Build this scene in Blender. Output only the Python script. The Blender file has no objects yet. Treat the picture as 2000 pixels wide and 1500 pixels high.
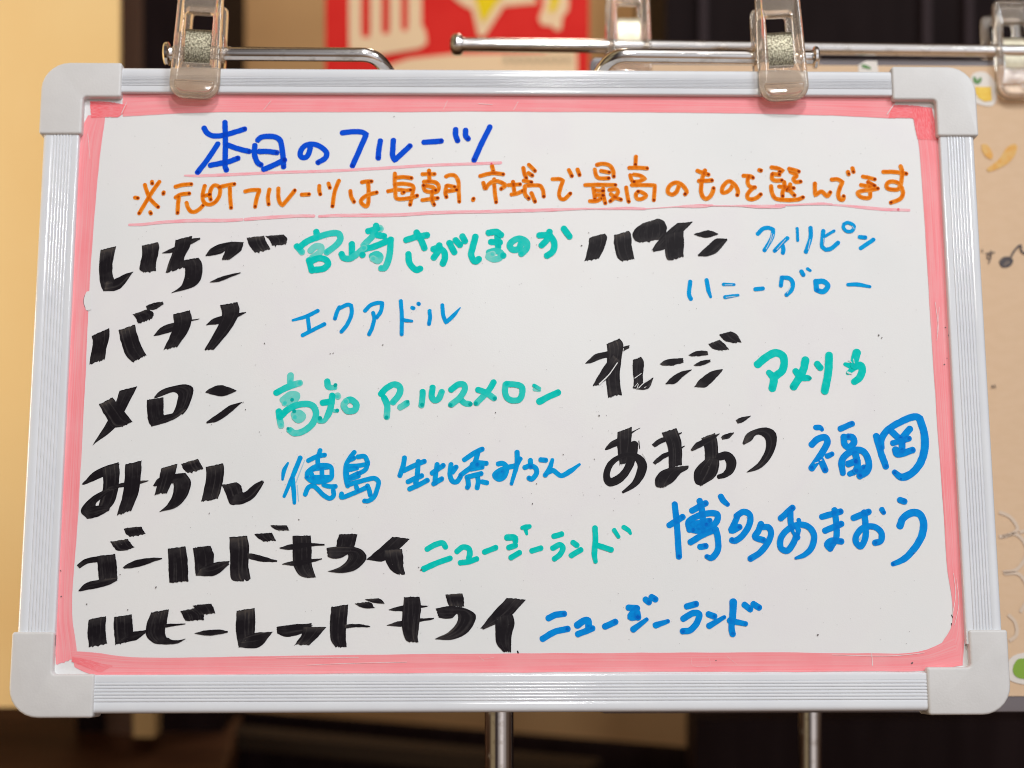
import bpy, bmesh, math, random
import numpy as np
from mathutils import Vector, Matrix

# ------------------------------------------------------------------ camera, light, exposure
SC = bpy.context.scene
COL = SC.collection
CAM_Z = 1.2
FOC = 3000.0                                   # focal length in pixels of a 2000 px wide picture
cd = bpy.data.cameras.new('camera')
cam = bpy.data.objects.new('camera', cd)
COL.objects.link(cam)
cam.location = (0, 0, CAM_Z)
cam.rotation_euler = (math.radians(90), 0, 0)
cd.sensor_width = 36.0
cd.lens = 36.0 * FOC / 2000.0
cd.clip_start = 0.02
cd.clip_end = 50
cd.dof.use_dof = True
cd.dof.focus_distance = 0.713
cd.dof.aperture_fstop = 4.3
SC.camera = cam
SC.cycles.filter_width = 1.0

w = bpy.data.worlds.new('World')
SC.world = w
w.use_nodes = True
nt = w.node_tree
nt.nodes.clear()
wo = nt.nodes.new('ShaderNodeOutputWorld')
wb = nt.nodes.new('ShaderNodeBackground')
tc = nt.nodes.new('ShaderNodeTexCoord')
sx = nt.nodes.new('ShaderNodeSeparateXYZ')
mr = nt.nodes.new('ShaderNodeMapRange')
mr.inputs['From Min'].default_value = -1
mr.inputs['From Max'].default_value = 1
rp = nt.nodes.new('ShaderNodeValToRGB')
els = rp.color_ramp.elements
els[0].position = 0.0
els[0].color = (0.42, 0.25, 0.13, 1)
els[1].position = 1.0
els[1].color = (1.0, 0.93, 0.84, 1)
for pos, c in ((0.29, (0.34, 0.22, 0.14)), (0.37, (0.58, 0.50, 0.44)), (0.45, (0.68, 0.63, 0.60)), (0.52, (0.72, 0.69, 0.68)), (0.62, (0.95, 0.93, 0.92)),
               (0.70, (0.30, 0.27, 0.25)), (0.82, (0.85, 0.80, 0.74))):
    e = els.new(pos)
    e.color = (*c, 1)
nt.links.new(tc.outputs['Generated'], sx.inputs[0])
nt.links.new(sx.outputs['Z'], mr.inputs['Value'])
nt.links.new(mr.outputs[0], rp.inputs[0])
gr = nt.nodes.new('ShaderNodeTexGradient')
gr.gradient_type = 'RADIAL'
r2 = nt.nodes.new('ShaderNodeValToRGB')
r2.color_ramp.elements[0].color = (0.40, 0.23, 0.12, 1)
r2.color_ramp.elements[1].color = (0.40, 0.23, 0.12, 1)
for pos, c in ((0.03, (0.20, 0.13, 0.09)), (0.083, (1.0, 0.85, 0.55)), (0.15, (0.9, 0.78, 0.52)), (0.17, (0.14, 0.11, 0.12)), (0.215, (0.20, 0.17, 0.18)), (0.235, (1.1, 1.1, 1.15)),
               (0.275, (1.9, 1.95, 2.1)), (0.29, (2.9, 3.0, 3.2)), (0.335, (2.9, 3.0, 3.3)), (0.35, (1.5, 1.5, 1.6)), (0.385, (1.4, 1.4, 1.5)), (0.42, (0.45, 0.36, 0.30)), (0.50, (0.32, 0.24, 0.20)), (0.75, (0.28, 0.19, 0.14)), (0.90, (0.62, 0.36, 0.18))):
    e = r2.color_ramp.elements.new(pos)
    e.color = (*c, 1)
mx = nt.nodes.new('ShaderNodeMix')
mx.data_type = 'RGBA'
mx.blend_type = 'MULTIPLY'
mx.inputs['Factor'].default_value = 1.0
nt.links.new(tc.outputs['Generated'], gr.inputs[0])
nt.links.new(gr.outputs['Fac'], r2.inputs[0])
nt.links.new(rp.outputs[0], mx.inputs['A'])
nt.links.new(r2.outputs[0], mx.inputs['B'])
nt.links.new(mx.outputs['Result'], wb.inputs[0])
wb.inputs['Strength'].default_value = 0.45
nt.links.new(wb.outputs[0], wo.inputs[0])


def area(name, loc, target, size, energy, color, size_y=None):
    l = bpy.data.lights.new(name, 'AREA')
    l.energy = energy
    l.color = color
    l.size = size
    if size_y:
        l.shape = 'RECTANGLE'
        l.size_y = size_y
    o = bpy.data.objects.new(name, l)
    COL.objects.link(o)
    o.location = loc
    o.rotation_euler = (Vector(target) - Vector(loc)).to_track_quat('-Z', 'Y').to_euler()
    return o


area('ceiling_lamp', (0.13, -0.30, 2.55), (0, 0.72, 1.2), 0.13, 9.5, (0.98, 0.98, 0.99))
area('ceiling_lamp', (0.15, -1.4, 2.27), (0, 0.72, 1.2), 0.12, 9.0, (1.0, 0.98, 0.95))
area('ceiling_lamp', (1.4, -0.9, 2.6), (0, 0.72, 1.2), 0.6, 20.0, (0.84, 0.94, 1.0))
area('wall_fill', (-1.15, 0.74, 1.22), (-0.36, 1.05, 1.18), 0.45, 6.6, (1.0, 0.85, 0.66))  # unseen warm light added to brighten the yellow wall
area('ceiling_lamp', (0.15, 1.75, 2.5), (0.0, 2.2, 1.2), 0.3, 6.5, (1.0, 0.84, 0.66))
SC.view_settings.view_transform = 'Standard'
SC.view_settings.look = 'None'
SC.view_settings.gamma = 1
SC.view_settings.use_curve_mapping = False
SC.view_settings.exposure = -0.06


def at(px, py, d):
    """a point d metres in front of the camera"""
    return Vector(((px - 1000) * d / FOC, d, CAM_Z - (py - 750) * d / FOC))


# ------------------------------------------------------------------ helpers
def link(name, me, parent=None, mat=None):
    o = bpy.data.objects.new(name, me)
    COL.objects.link(o)
    if parent:
        o.parent = parent
    if mat:
        me.materials.append(mat)
    return o


def mesh(name, verts, faces, parent=None, mat=None, smooth=False):
    me = bpy.data.meshes.new(name)
    me.from_pydata([tuple(v) for v in verts], [], faces)
    bm = bmesh.new()
    bm.from_mesh(me)
    bmesh.ops.recalc_face_normals(bm, faces=bm.faces)
    bm.to_mesh(me)
    bm.free()
    if smooth:
        me.polygons.foreach_set('use_smooth', [True] * len(me.polygons))
        me.set_sharp_from_angle(angle=math.radians(38))
    me.update()
    return link(name, me, parent, mat)


def empty(name, loc=(0, 0, 0), rot=None):
    o = bpy.data.objects.new(name, None)
    COL.objects.link(o)
    o.empty_display_size = 0.02
    o.location = loc
    if rot is not None:
        o.rotation_euler = rot
    return o


def tag(o, label=None, cat=None, group=None, kind=None):
    if label:
        o['label'] = label
    if cat:
        o['category'] = cat
    if group:
        o['group'] = group
    if kind:
        o['kind'] = kind
    return o


def area2(P):
    return 0.5 * sum(P[i][0] * P[(i + 1) % len(P)][1] - P[(i + 1) % len(P)][0] * P[i][1] for i in range(len(P)))


def round_poly(P, radii, seg=7):
    """rounded 2-D outline, one radius per corner, counter-clockwise"""
    if area2(P) < 0:
        P = P[::-1]
        radii = radii[::-1]
    out = []
    n = len(P)
    for i in range(n):
        a, b, c = Vector(P[i - 1]), Vector(P[i]), Vector(P[(i + 1) % n])
        r = radii[i]
        u, v = (a - b).normalized(), (c - b).normalized()
        ang = u.angle(v)
        if r <= 0:
            out.append(tuple(b))
            continue
        d = r / math.tan(ang / 2)
        p0, p1 = b + u * d, b + v * d
        ctr = b + (u + v).normalized() * (r / math.sin(ang / 2))
        a0 = math.atan2(p0.y - ctr.y, p0.x - ctr.x)
        a1 = math.atan2(p1.y - ctr.y, p1.x - ctr.x)
        da = (a1 - a0 + math.pi) % (2 * math.pi) - math.pi
        for k in range(seg + 1):
            t = a0 + da * k / seg
            out.append((ctr.x + r * math.cos(t), ctr.y + r * math.sin(t)))
    return out


def inset(P, d):
    n = len(P)
    out = []
    for i in range(n):
        a, b, c = Vector(P[i - 1]), Vector(P[i]), Vector(P[(i + 1) % n])
        u, v = (b - a), (c - b)
        if u.length < 1e-9:
            u = v
        if v.length < 1e-9:
            v = u
        n1 = Vector((-u.y, u.x)).normalized()
        n2 = Vector((-v.y, v.x)).normalized()
        m = (n1 + n2)
        m = m.normalized() if m.length > 1e-6 else n1
        k = d / max(0.35, m.dot(n1))
        out.append((b.x + m.x * k, b.y + m.y * k))
    return out


def slab(P, z0, z1, r=0.0, steps=4, back=0.0):
    """solid between z0 and z1 with its front edge rounded by r; P counter-clockwise"""
    rings = []
    if back > 0:
        for k in range(steps):
            t = math.pi / 2 * k / steps
            rings.append((inset(P, back * (1 - math.sin(t))), z0 + back * (1 - math.cos(t))))
        rings.append((P, z0 + back))
    else:
        rings.append((P, z0))
    if r > 0:
        for k in range(steps + 1):
            t = math.pi / 2 * k / steps
            rings.append((inset(P, r * (1 - math.cos(t))), z1 - r + r * math.sin(t)))
    else:
        rings.append((P, z1))
    n = len(P)
    V, F = [], []
    for Q, z in rings:
        V += [(x, y, z) for x, y in Q]
    for j in range(len(rings) - 1):
        for i in range(n):
            k = (i + 1) % n
            F.append((j * n + i, j * n + k, (j + 1) * n + k, (j + 1) * n + i))
    F.append(tuple(range(n))[::-1])
    F.append(tuple((len(rings) - 1) * n + i for i in range(n)))
    return V, F


def merge(*parts):
    V, F = [], []
    for v, f in parts:
        b = len(V)
        V += list(v)
        F += [tuple(i + b for i in q) for q in f]
    return V, F


def boxg(c, s):
    x, y, z = c
    a, b, d = s[0] / 2, s[1] / 2, s[2] / 2
    V = [(x + i * a, y + j * b, z + k * d) for i in (-1, 1) for j in (-1, 1) for k in (-1, 1)]
    F = [(0, 1, 3, 2), (4, 6, 7, 5), (0, 4, 5, 1), (2, 3, 7, 6), (0, 2, 6, 4), (1, 5, 7, 3)]
    return V, F


def tube(path, radii, n=28):
    """swept round bar; radii one per point; capped"""
    path = [Vector(p) for p in path]
    V, F = [], []
    up = None
    for i, p in enumerate(path):
        t = (path[min(i + 1, len(path) - 1)] - path[max(i - 1, 0)]).normalized()
        if up is None:
            up = t.orthogonal().normalized()
        up = (up - t * up.dot(t)).normalized()
        s = t.cross(up)
        r = radii[i] if not isinstance(radii, (int, float)) else radii
        for k in range(n):
            a = 2 * math.pi * k / n
            V.append(tuple(p + (up * math.cos(a) + s * math.sin(a)) * r))
    for i in range(len(path) - 1):
        for k in range(n):
            m = (k + 1) % n
            F.append((i * n + k, i * n + m, (i + 1) * n + m, (i + 1) * n + k))
    F.append(tuple(range(n))[::-1])
    F.append(tuple((len(path) - 1) * n + k for k in range(n)))
    return V, F


def catmull(P, n):
    """n samples through the points, evenly spread by length"""
    P = np.array(P, float)
    if len(P) == 2:
        t = np.linspace(0, 1, n)[:, None]
        return P[0] * (1 - t) + P[1] * t
    Q = np.vstack([2 * P[0] - P[1], P, 2 * P[-1] - P[-2]])
    out = []
    for i in range(1, len(Q) - 2):
        p0, p1, p2, p3 = Q[i - 1:i + 3]
        # centripetal knots keep the curve from overshooting
        k = [0.0]
        for a, b in ((p0, p1), (p1, p2), (p2, p3)):
            k.append(k[-1] + max(1e-4, np.linalg.norm((b - a)[:2])) ** 0.5)
        for u in np.linspace(k[1], k[2], 16, endpoint=False):
            a1 = (k[1] - u) / (k[1] - k[0]) * p0 + (u - k[0]) / (k[1] - k[0]) * p1
            a2 = (k[2] - u) / (k[2] - k[1]) * p1 + (u - k[1]) / (k[2] - k[1]) * p2
            a3 = (k[3] - u) / (k[3] - k[2]) * p2 + (u - k[2]) / (k[3] - k[2]) * p3
            b1 = (k[2] - u) / (k[2] - k[0]) * a1 + (u - k[0]) / (k[2] - k[0]) * a2
            b2 = (k[3] - u) / (k[3] - k[1]) * a2 + (u - k[1]) / (k[3] - k[1]) * a3
            out.append((k[2] - u) / (k[2] - k[1]) * b1 + (u - k[1]) / (k[2] - k[1]) * b2)
    out.append(P[-1])
    out = np.array(out)
    s = np.concatenate([[0], np.cumsum(np.linalg.norm(np.diff(out[:, :2], axis=0), axis=1))])
    q = np.linspace(0, s[-1], n)
    return np.stack([np.interp(q, s, out[:, j]) for j in range(out.shape[1])], 1)


# ------------------------------------------------------------------ materials
def principled(name, color, rough=0.5, metal=0.0, spec=0.5, trans=0.0, ior=1.45, coat=0.0):
    m = bpy.data.materials.new(name)
    m.use_nodes = True
    b = m.node_tree.nodes['Principled BSDF']
    b.inputs['Base Color'].default_value = (*color, 1)
    b.inputs['Roughness'].default_value = rough
    b.inputs['Metallic'].default_value = metal
    b.inputs['Specular IOR Level'].default_value = spec
    b.inputs['Transmission Weight'].default_value = trans
    b.inputs['IOR'].default_value = ior
    b.inputs['Coat Weight'].default_value = coat
    return m


def mottled(name, c0, c1, scale, rough=0.5, metal=0.0, lo=0.4, hi=0.6, detail=6, bump=0.0, stretch=(1, 1, 1), rough2=None, spec=0.5, bscale=None):
    """two colours mixed by noise in object space, with an optional fine bump"""
    m = principled(name, c0, rough, metal, spec)
    n = m.node_tree
    b = n.nodes['Principled BSDF']
    t = n.nodes.new('ShaderNodeTexCoord')
    mp = n.nodes.new('ShaderNodeMapping')
    mp.inputs['Scale'].default_value = stretch
    ns = n.nodes.new('ShaderNodeTexNoise')
    ns.inputs['Scale'].default_value = scale
    ns.inputs['Detail'].default_value = detail
    r = n.nodes.new('ShaderNodeValToRGB')
    r.color_ramp.elements[0].position = lo
    r.color_ramp.elements[0].color = (*c0, 1)
    r.color_ramp.elements[1].position = hi
    r.color_ramp.elements[1].color = (*c1, 1)
    n.links.new(t.outputs['Object'], mp.inputs[0])
    n.links.new(mp.outputs[0], ns.inputs['Vector'])
    n.links.new(ns.outputs[0], r.inputs[0])
    n.links.new(r.outputs[0], b.inputs['Base Color'])
    if rough2 is not None:
        q = n.nodes.new('ShaderNodeMapRange')
        q.inputs['From Min'].default_value = lo
        q.inputs['From Max'].default_value = hi
        q.inputs['To Min'].default_value = rough
        q.inputs['To Max'].default_value = rough2
        n.links.new(ns.outputs[0], q.inputs['Value'])
        n.links.new(q.outputs[0], b.inputs['Roughness'])
    if bump > 0:
        n2 = n.nodes.new('ShaderNodeTexNoise')
        n2.inputs['Scale'].default_value = bscale or scale * 6
        bp = n.nodes.new('ShaderNodeBump')
        bp.inputs['Strength'].default_value = bump
        bp.inputs['Distance'].default_value = 0.0005
        n.links.new(mp.outputs[0], n2.inputs['Vector'])
        n.links.new(n2.outputs[0], bp.inputs['Height'])
        n.links.new(bp.outputs[0], b.inputs['Normal'])
    return m


WHITE = (0.80, 0.795, 0.785)


def ink_material(name, stops, rough=0.5, streak=None, mott=0.18, spec=0.06, scale=420):
    """marker ink: the colour follows how thick the ink lies (attribute 'ink'); chisel strokes run dry in streaks"""
    m = principled(name, stops[-1][1], rough, spec=spec)
    n = m.node_tree
    b = n.nodes['Principled BSDF']
    at_ = n.nodes.new('ShaderNodeAttribute')
    at_.attribute_name = 'ink'
    t = n.nodes.new('ShaderNodeTexCoord')
    ns = n.nodes.new('ShaderNodeTexNoise')
    ns.inputs['Scale'].default_value = scale
    ns.inputs['Detail'].default_value = 5
    n.links.new(t.outputs['Object'], ns.inputs['Vector'])
    mm = n.nodes.new('ShaderNodeMapRange')
    mm.inputs['From Min'].default_value = 0.3
    mm.inputs['From Max'].default_value = 0.7
    mm.inputs['To Min'].default_value = 1 - mott
    mm.inputs['To Max'].default_value = 1 + mott
    n.links.new(ns.outputs[0], mm.inputs['Value'])
    mul = n.nodes.new('ShaderNodeMath')
    mul.operation = 'MULTIPLY'
    n.links.new(at_.outputs['Fac'], mul.inputs[0])
    n.links.new(mm.outputs[0], mul.inputs[1])
    fac = mul.outputs[0]
    if streak:
        uv = n.nodes.new('ShaderNodeUVMap')
        uv.uv_map = 'stroke'
        mp = n.nodes.new('ShaderNodeMapping')
        mp.inputs['Scale'].default_value = streak[0]
        n2 = n.nodes.new('ShaderNodeTexNoise')
        n2.inputs['Scale'].default_value = 1.0
        n2.inputs['Detail'].default_value = 3
        n.links.new(uv.outputs[0], mp.inputs[0])
        n.links.new(mp.outputs[0], n2.inputs['Vector'])
        q = n.nodes.new('ShaderNodeMapRange')
        q.inputs['From Min'].default_value = streak[1]
        q.inputs['From Max'].default_value = streak[2]
        q.inputs['To Min'].default_value = streak[3]
        q.inputs['To Max'].default_value = streak[4]
        n.links.new(n2.outputs[0], q.inputs['Value'])
        m2 = n.nodes.new('ShaderNodeMath')
        m2.operation = 'MULTIPLY'
        n.links.new(fac, m2.inputs[0])
        n.links.new(q.outputs[0], m2.inputs[1])
        fac = m2.outputs[0]
    half = n.nodes.new('ShaderNodeMath')
    half.operation = 'MULTIPLY'
    half.inputs[1].default_value = 0.5
    half.use_clamp = True
    n.links.new(fac, half.inputs[0])
    r = n.nodes.new('ShaderNodeValToRGB')
    e = r.color_ramp.elements
    e[0].position = 0
    e[0].color = (*WHITE, 1)
    e[1].position = stops[-1][0] / 2
    e[1].color = (*stops[-1][1], 1)
    for pos, c in stops[:-1]:
        k = e.new(pos / 2)
        k.color = (*c, 1)
    n.links.new(half.outputs[0], r.inputs[0])
    n.links.new(r.outputs[0], b.inputs['Base Color'])
    return m


INKMAT = {
    'blue': ink_material('blue ink', [(0.5, (0.22, 0.44, 0.85)), (0.82, (0.0, 0.085, 0.70)), (1.1, (0.0, 0.075, 0.66)), (1.6, (0.0, 0.024, 0.40))], mott=0.1),
    'orange': ink_material('orange ink', [(0.45, (0.88, 0.42, 0.10)), (1.0, (0.82, 0.20, 0.002)), (1.35, (0.60, 0.10, 0.0)), (1.8, (0.22, 0.02, 0.0))]),
    'teal': ink_material('teal ink', [(0.4, (0.20, 0.66, 0.59)), (0.65, (0.05, 0.62, 0.55)), (1.0, (0.0, 0.58, 0.51)), (1.8, (0.0, 0.38, 0.35))], mott=0.12),
    'sky': ink_material('light blue ink', [(0.35, (0.42, 0.62, 0.76)), (0.7, (0.0, 0.47, 0.80)), (0.9, (0.0, 0.36, 0.76)), (1.7, (0.0, 0.18, 0.60))], mott=0.16),
    'azure': ink_material('azure ink', [(0.3, (0.45, 0.62, 0.78)), (0.7, (0.0, 0.40, 0.80)), (0.88, (0.0, 0.28, 0.76)), (1.7, (0.0, 0.12, 0.56))], mott=0.16),
    'pink': ink_material('pink ink', [(0.6, (0.90, 0.50, 0.50)), (1.0, (0.95, 0.33, 0.355)), (1.6, (0.93, 0.11, 0.13))],
                         streak=((26, 0.5, 1), 0.32, 0.6, 0.82, 1.08), mott=0.07, scale=55),
    'pinkline': ink_material('pink line ink', [(0.6, (0.92, 0.56, 0.59)), (1.0, (0.95, 0.36, 0.42)), (1.7, (0.80, 0.05, 0.10))],
                             streak=((5, 1.2, 1), 0.30, 0.6, 0.50, 1.08), mott=0.12, scale=120),
    'black': ink_material('black ink', [(0.35, (0.40, 0.37, 0.35)), (0.62, (0.085, 0.07, 0.06)), (0.82, (0.028, 0.024, 0.026)), (1.0, (0.0085, 0.006, 0.0085))],
                          rough=0.42, streak=((10, 0.32, 1), 0.30, 0.46, 0.80, 1.03), mott=0.06, spec=0.12),
}

M = {}
M['frame'] = mottled('white aluminium', (0.735, 0.75, 0.785), (0.755, 0.77, 0.80), 40, 0.085, 0.0, rough2=0.12, spec=0.7)
M['cap'] = mottled('white plastic', (0.65, 0.635, 0.625), (0.68, 0.665, 0.655), 60, 0.38, bump=0.12, bscale=900)
M['chrome'] = mottled('chrome', (0.78, 0.76, 0.74), (0.52, 0.47, 0.42), 130, 0.10, 1.0, lo=0.55, hi=0.75, rough2=0.3)
M['spring'] = mottled('worn metal', (0.10, 0.085, 0.06), (0.44, 0.41, 0.30), 1500, 0.42, 1.0, lo=0.40, hi=0.64, detail=5, bump=0.25, bscale=2500)
M['brass'] = mottled('pale metal', (0.60, 0.54, 0.40), (0.72, 0.66, 0.50), 200, 0.42, 0.75, lo=0.4, hi=0.6)


def clear_plastic():
    m = principled('clear plastic', (0.95, 0.82, 0.69), 0.10, trans=0.86, ior=1.46, spec=0.5)
    n = m.node_tree
    b = n.nodes['Principled BSDF']
    t = n.nodes.new('ShaderNodeTexCoord')
    ns = n.nodes.new('ShaderNodeTexNoise')
    ns.inputs['Scale'].default_value = 160
    ns.inputs['Detail'].default_value = 6
    q = n.nodes.new('ShaderNodeMapRange')
    q.inputs['From Min'].default_value = 0.35
    q.inputs['From Max'].default_value = 0.7
    q.inputs['To Min'].default_value = 0.03
    q.inputs['To Max'].default_value = 0.16
    n.links.new(t.outputs['Object'], ns.inputs['Vector'])
    n.links.new(ns.outputs[0], q.inputs['Value'])
    n.links.new(q.outputs[0], b.inputs['Roughness'])
    return m


M['plastic'] = clear_plastic()

# ------------------------------------------------------------------ the place behind
M['yellow'] = mottled('yellow wall paint', (0.84, 0.565, 0.245), (0.875, 0.62, 0.29), 4, 0.7, spec=0.1)
M['tan'] = mottled('tan panel', (0.56, 0.34, 0.16), (0.62, 0.39, 0.19), 8, 0.7, spec=0.1)
M['dark'] = mottled('dark stained wood', (0.009, 0.004, 0.004), (0.012, 0.006, 0.006), 9, 0.6, stretch=(6, 6, 1), spec=0.08)
M['brown'] = mottled('brown wood', (0.048, 0.018, 0.008), (0.075, 0.030, 0.013), 9, 0.5, stretch=(1, 5, 1), spec=0.15)

M['tanblock'] = principled('tan strip', (0.50, 0.32, 0.14), 0.6, spec=0.1)
M['post_strip'] = principled('brown trim', (0.085, 0.045, 0.028), 0.6, spec=0.1)
M['moulding'] = principled('dark moulding', (0.035, 0.020, 0.022), 0.5, spec=0.15)
M['redbrown'] = principled('dark red brown wood', (0.020, 0.005, 0.004), 0.6, spec=0.08)
M['rail'] = principled('brown rail', (0.030, 0.019, 0.012), 0.6, spec=0.1)
M['posterred'] = mottled('red print', (0.74, 0.022, 0.016), (0.78, 0.028, 0.020), 30, 0.5, spec=0.1)
M['cream'] = principled('cream print', (0.93, 0.66, 0.40), 0.5, spec=0.1)
M['posteryellow'] = principled('yellow print', (0.90, 0.64, 0.01), 0.5, spec=0.1)
M['greyprint'] = principled('grey print', (0.50, 0.38, 0.22), 0.5)

M['kraft'] = mottled('kraft paper', (0.69, 0.485, 0.315), (0.705, 0.50, 0.33), 120, 0.6, stretch=(1, 2, 1), spec=0.15)
M['backing'] = principled('grey acrylic backing', (0.16, 0.135, 0.14), 0.25)
M['stickerwhite'] = principled('sticker white', (0.72, 0.66, 0.60), 0.5)
M['lemon'] = mottled('lemon print', (0.78, 0.48, 0.03), (0.82, 0.55, 0.06), 300, 0.5)
M['leaf'] = principled('leaf print', (0.10, 0.24, 0.06), 0.5)
M['apple'] = principled('apple print', (0.22, 0.38, 0.03), 0.5)
M['orangepaint'] = mottled('orange paint', (0.72, 0.36, 0.07), (0.72, 0.44, 0.14), 250, 0.6)
M['pencil'] = mottled('dark pencil', (0.05, 0.042, 0.05), (0.16, 0.12, 0.10), 500, 0.6)
M['swirl'] = principled('pale swirl print', (0.66, 0.52, 0.40), 0.6)
M['surface'] = mottled('whiteboard enamel', (0.785, 0.79, 0.785), (0.82, 0.805, 0.80), 11, 0.30, lo=0.35, hi=0.65, detail=4, bump=0.06, bscale=1400, spec=0.35, rough2=0.42)
_r = [q for q in M['surface'].node_tree.nodes if q.type == 'VALTORGB'][0].color_ramp
for _p, _c in ((0.45, (0.80, 0.80, 0.795)), (0.52, (0.808, 0.80, 0.792)), (0.58, (0.802, 0.785, 0.79))):
    _e = _r.elements.new(_p)
    _e.color = (*_c, 1)
M['speck'] = principled('dark specks', (0.12, 0.10, 0.10), 0.6)


def wbox(name, x0, x1, y0, y1, z0, z1, mat, parent=None):
    v, f = boxg(((x0 + x1) / 2, (y0 + y1) / 2, (z0 + z1) / 2), (x1 - x0, y1 - y0, z1 - z0))
    return mesh(name, v, f, parent, mat)



yw = wbox('yellow_wall', -1.5, -0.2685, 1.05, 1.057, 0.979, 2.4, M['yellow'])
tag(yw, 'plain orange-yellow painted wall panel left of the whiteboard, out of focus', 'wall')
dp = empty('door_post', (-0.283, 1.25, 0.62))
v, f = boxg((0, 0, 0.89), (0.1145, 0.10, 1.78))
mesh('post', v, f, dp, M['dark'])
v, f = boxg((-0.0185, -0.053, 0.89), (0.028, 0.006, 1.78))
mesh('post_strip', v, f, dp, M['post_strip'])  # lighter brown strip on the post front, left of centre
tag(dp, 'tall black-brown wooden door post right beside the yellow wall panel', 'door post')
tp = wbox('tan_wall', -1.4, 0.62, 2.20, 2.26, 0.5, 3.0, M['tan'])
tag(tp, 'blurred plain tan wall far behind the red poster', 'wall')
fl = wbox('floor', -2.5, 2.5, 0.6, 2.6, 0.44, 0.50, M['brown'])
tag(fl, kind='structure')
bench = empty('bench', (-0.33, 1.12, 0.5))
tag(bench, 'reddish brown wooden bench below the yellow wall panel, blurred', 'bench')
v, f = slab(round_poly([(-0.45, -0.13), (0.14, -0.13), (0.10, 0.20), (-0.45, 0.20)], [0.01] * 4), 0.40, 0.428, 0.006)
mesh('seat', v, f, bench, M['brown'], True)
for bx, by in ((-0.40, -0.10), (0.08, -0.10), (-0.40, 0.16), (0.06, 0.16)):
    v, f = boxg((bx, by, 0.20), (0.04, 0.04, 0.40))
    mesh('leg', v, f, bench, M['brown'])
# right hand cabinet with thin mouldings
cb = empty('cabinet', (0.125, 1.25, 0.5))
tag(cb, 'dark brown wall cabinet with thin upright mouldings behind the right clip', 'cabinet')
v, f = boxg((0.45, 0.15, 1.25), (0.90, 0.30, 1.30))
mesh('body', v, f, cb, M['dark'])
for px, wd in ((1372, .006), (1806, .006), (1888, .005)):
    x = (px - 1000) * 1.25 / FOC - 0.125
    v, f = boxg((x, -0.004, 1.25), (wd, 0.008, 1.28))
    mesh('moulding', v, f, cb, M['moulding'])
v, f = boxg((0.43, -0.003, 1.25), (0.11, 0.006, 1.26))
mesh('panel', v, f, cb, M['redbrown'])


def ledge(name, a, b, depth, height, mat, label, cat):
    """a long low box whose upper front edge runs from a to b"""
    u = (b - a)
    L = u.length
    o = empty(name, ((a + b) / 2), (0, 0, math.atan2(u.y, u.x)))
    v, f = boxg((0, depth / 2, -height / 2), (L, depth, height))
    p = mesh(name, v, f, None, mat)
    p.location = o.location
    p.rotation_euler = o.rotation_euler
    bpy.data.objects.remove(o)
    tag(p, label, cat)
    return p


ledge('door_sill', at(296, 1348, 1.34), at(1400, 1499, 1.162), 0.008, 0.42, M['dark'], 'wide black door sill slanting away behind the pole of the whiteboard stand', 'sill')
ledge('step_rail', at(380, 1398, 1.22), at(1150, 1528, 1.10), 0.028, 0.012, M['rail'], 'thin dark brown rail along the front of the black sill', 'rail')
lc = wbox('low_cabinet', 0.1305, 0.72, 1.09, 1.15, 0.5, 0.962, M['dark'])
tag(lc, 'low black cabinet front below the bottom right of the whiteboard', 'cabinet')
wk = wbox('tan_stand_in', (260 - 1000) * 1.13 / FOC, (302 - 1000) * 1.13 / FOC, 1.13, 1.15, CAM_Z - (1440 - 750) * 1.13 / FOC, CAM_Z - 600 * 1.13 / FOC, M['tanblock'])  # block added to stand in for a far, lit tan strip
tag(wk, 'small tan upright stand-in for a bright strip under the bottom left corner of the whiteboard', 'block')

# ------------------------------------------------------------------ red poster
PD = 1.17
po = empty('poster', at(893, 20, PD))
tag(po, 'red poster with a yellow star and cream columns hanging behind the whiteboard', 'poster')
PO = po.location


def flat(name, pts, y, mat, parent, th=0.0008):
    """a flat printed shape of the poster: outline in picture positions, y its distance in front of the sheet"""
    P = [((at(px, py, PD) - PO).x, (at(px, py, PD) - PO).z) for px, py in pts]
    if area2(P) < 0:
        P = P[::-1]
    v, f = slab(P, 0, th)
    v = [(a, -y - c, b) for a, b, c in v]
    return mesh(name, v, f, parent, mat)


flat('sheet', [(636, -210), (1150, -210), (1150, 200), (636, 200)], 0.0, M['posterred'], po, 0.002)
colm = [(682, -60), (706, -60), (706, 62), (709, 75), (722, 75), (724, 60), (724, -60), (746, -60), (746, 58), (748, 68), (760, 68), (762, 56), (762, -60), (784, -60), (784, 52), (786, 62), (796, 62), (798, 50),
        (798, -60), (824, -60), (824, 50), (832, 64), (834, 86), (820, 96), (724, 112), (684, 112), (682, 80)]
flat('printed_columns', colm, 0.0022, M['cream'], po)
flat('printed_banner', [(744, 134), (800, 116), (880, 108), (1060, 104), (1126, 84), (1128, 200), (744, 200)], 0.0022, M['cream'], po)
flat('star_outline', [(872, -60), (886, -2), (905, 12), (922, 20), (934, 70), (941, 74), (948, 70), (984, 14), (1050, 8), (1010, -60)], 0.0022, M['cream'], po)
flat('star', [(915, -60), (929, 0), (941, 44), (946, 44), (970, 8), (985, -6), (995, -60)], 0.0034, M['posteryellow'], po)
flat('star_outline', [(1058, -40), (1062, 10), (1052, 38), (1058, 50), (1078, 52), (1086, 62), (1096, 58), (1098, 36), (1110, 20), (1112, -40)], 0.0022, M['cream'], po)
flat('star', [(1072, -20), (1076, 8), (1070, 24), (1082, 26), (1088, 14), (1092, 4), (1092, -20)], 0.0034, M['posteryellow'], po)
for px in range(985, 1120, 17):
    flat('printed_text', [(px, 112), (px + 9, 112), (px + 10, 124), (px, 124)], 0.0034, M['greyprint'], po)


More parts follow.
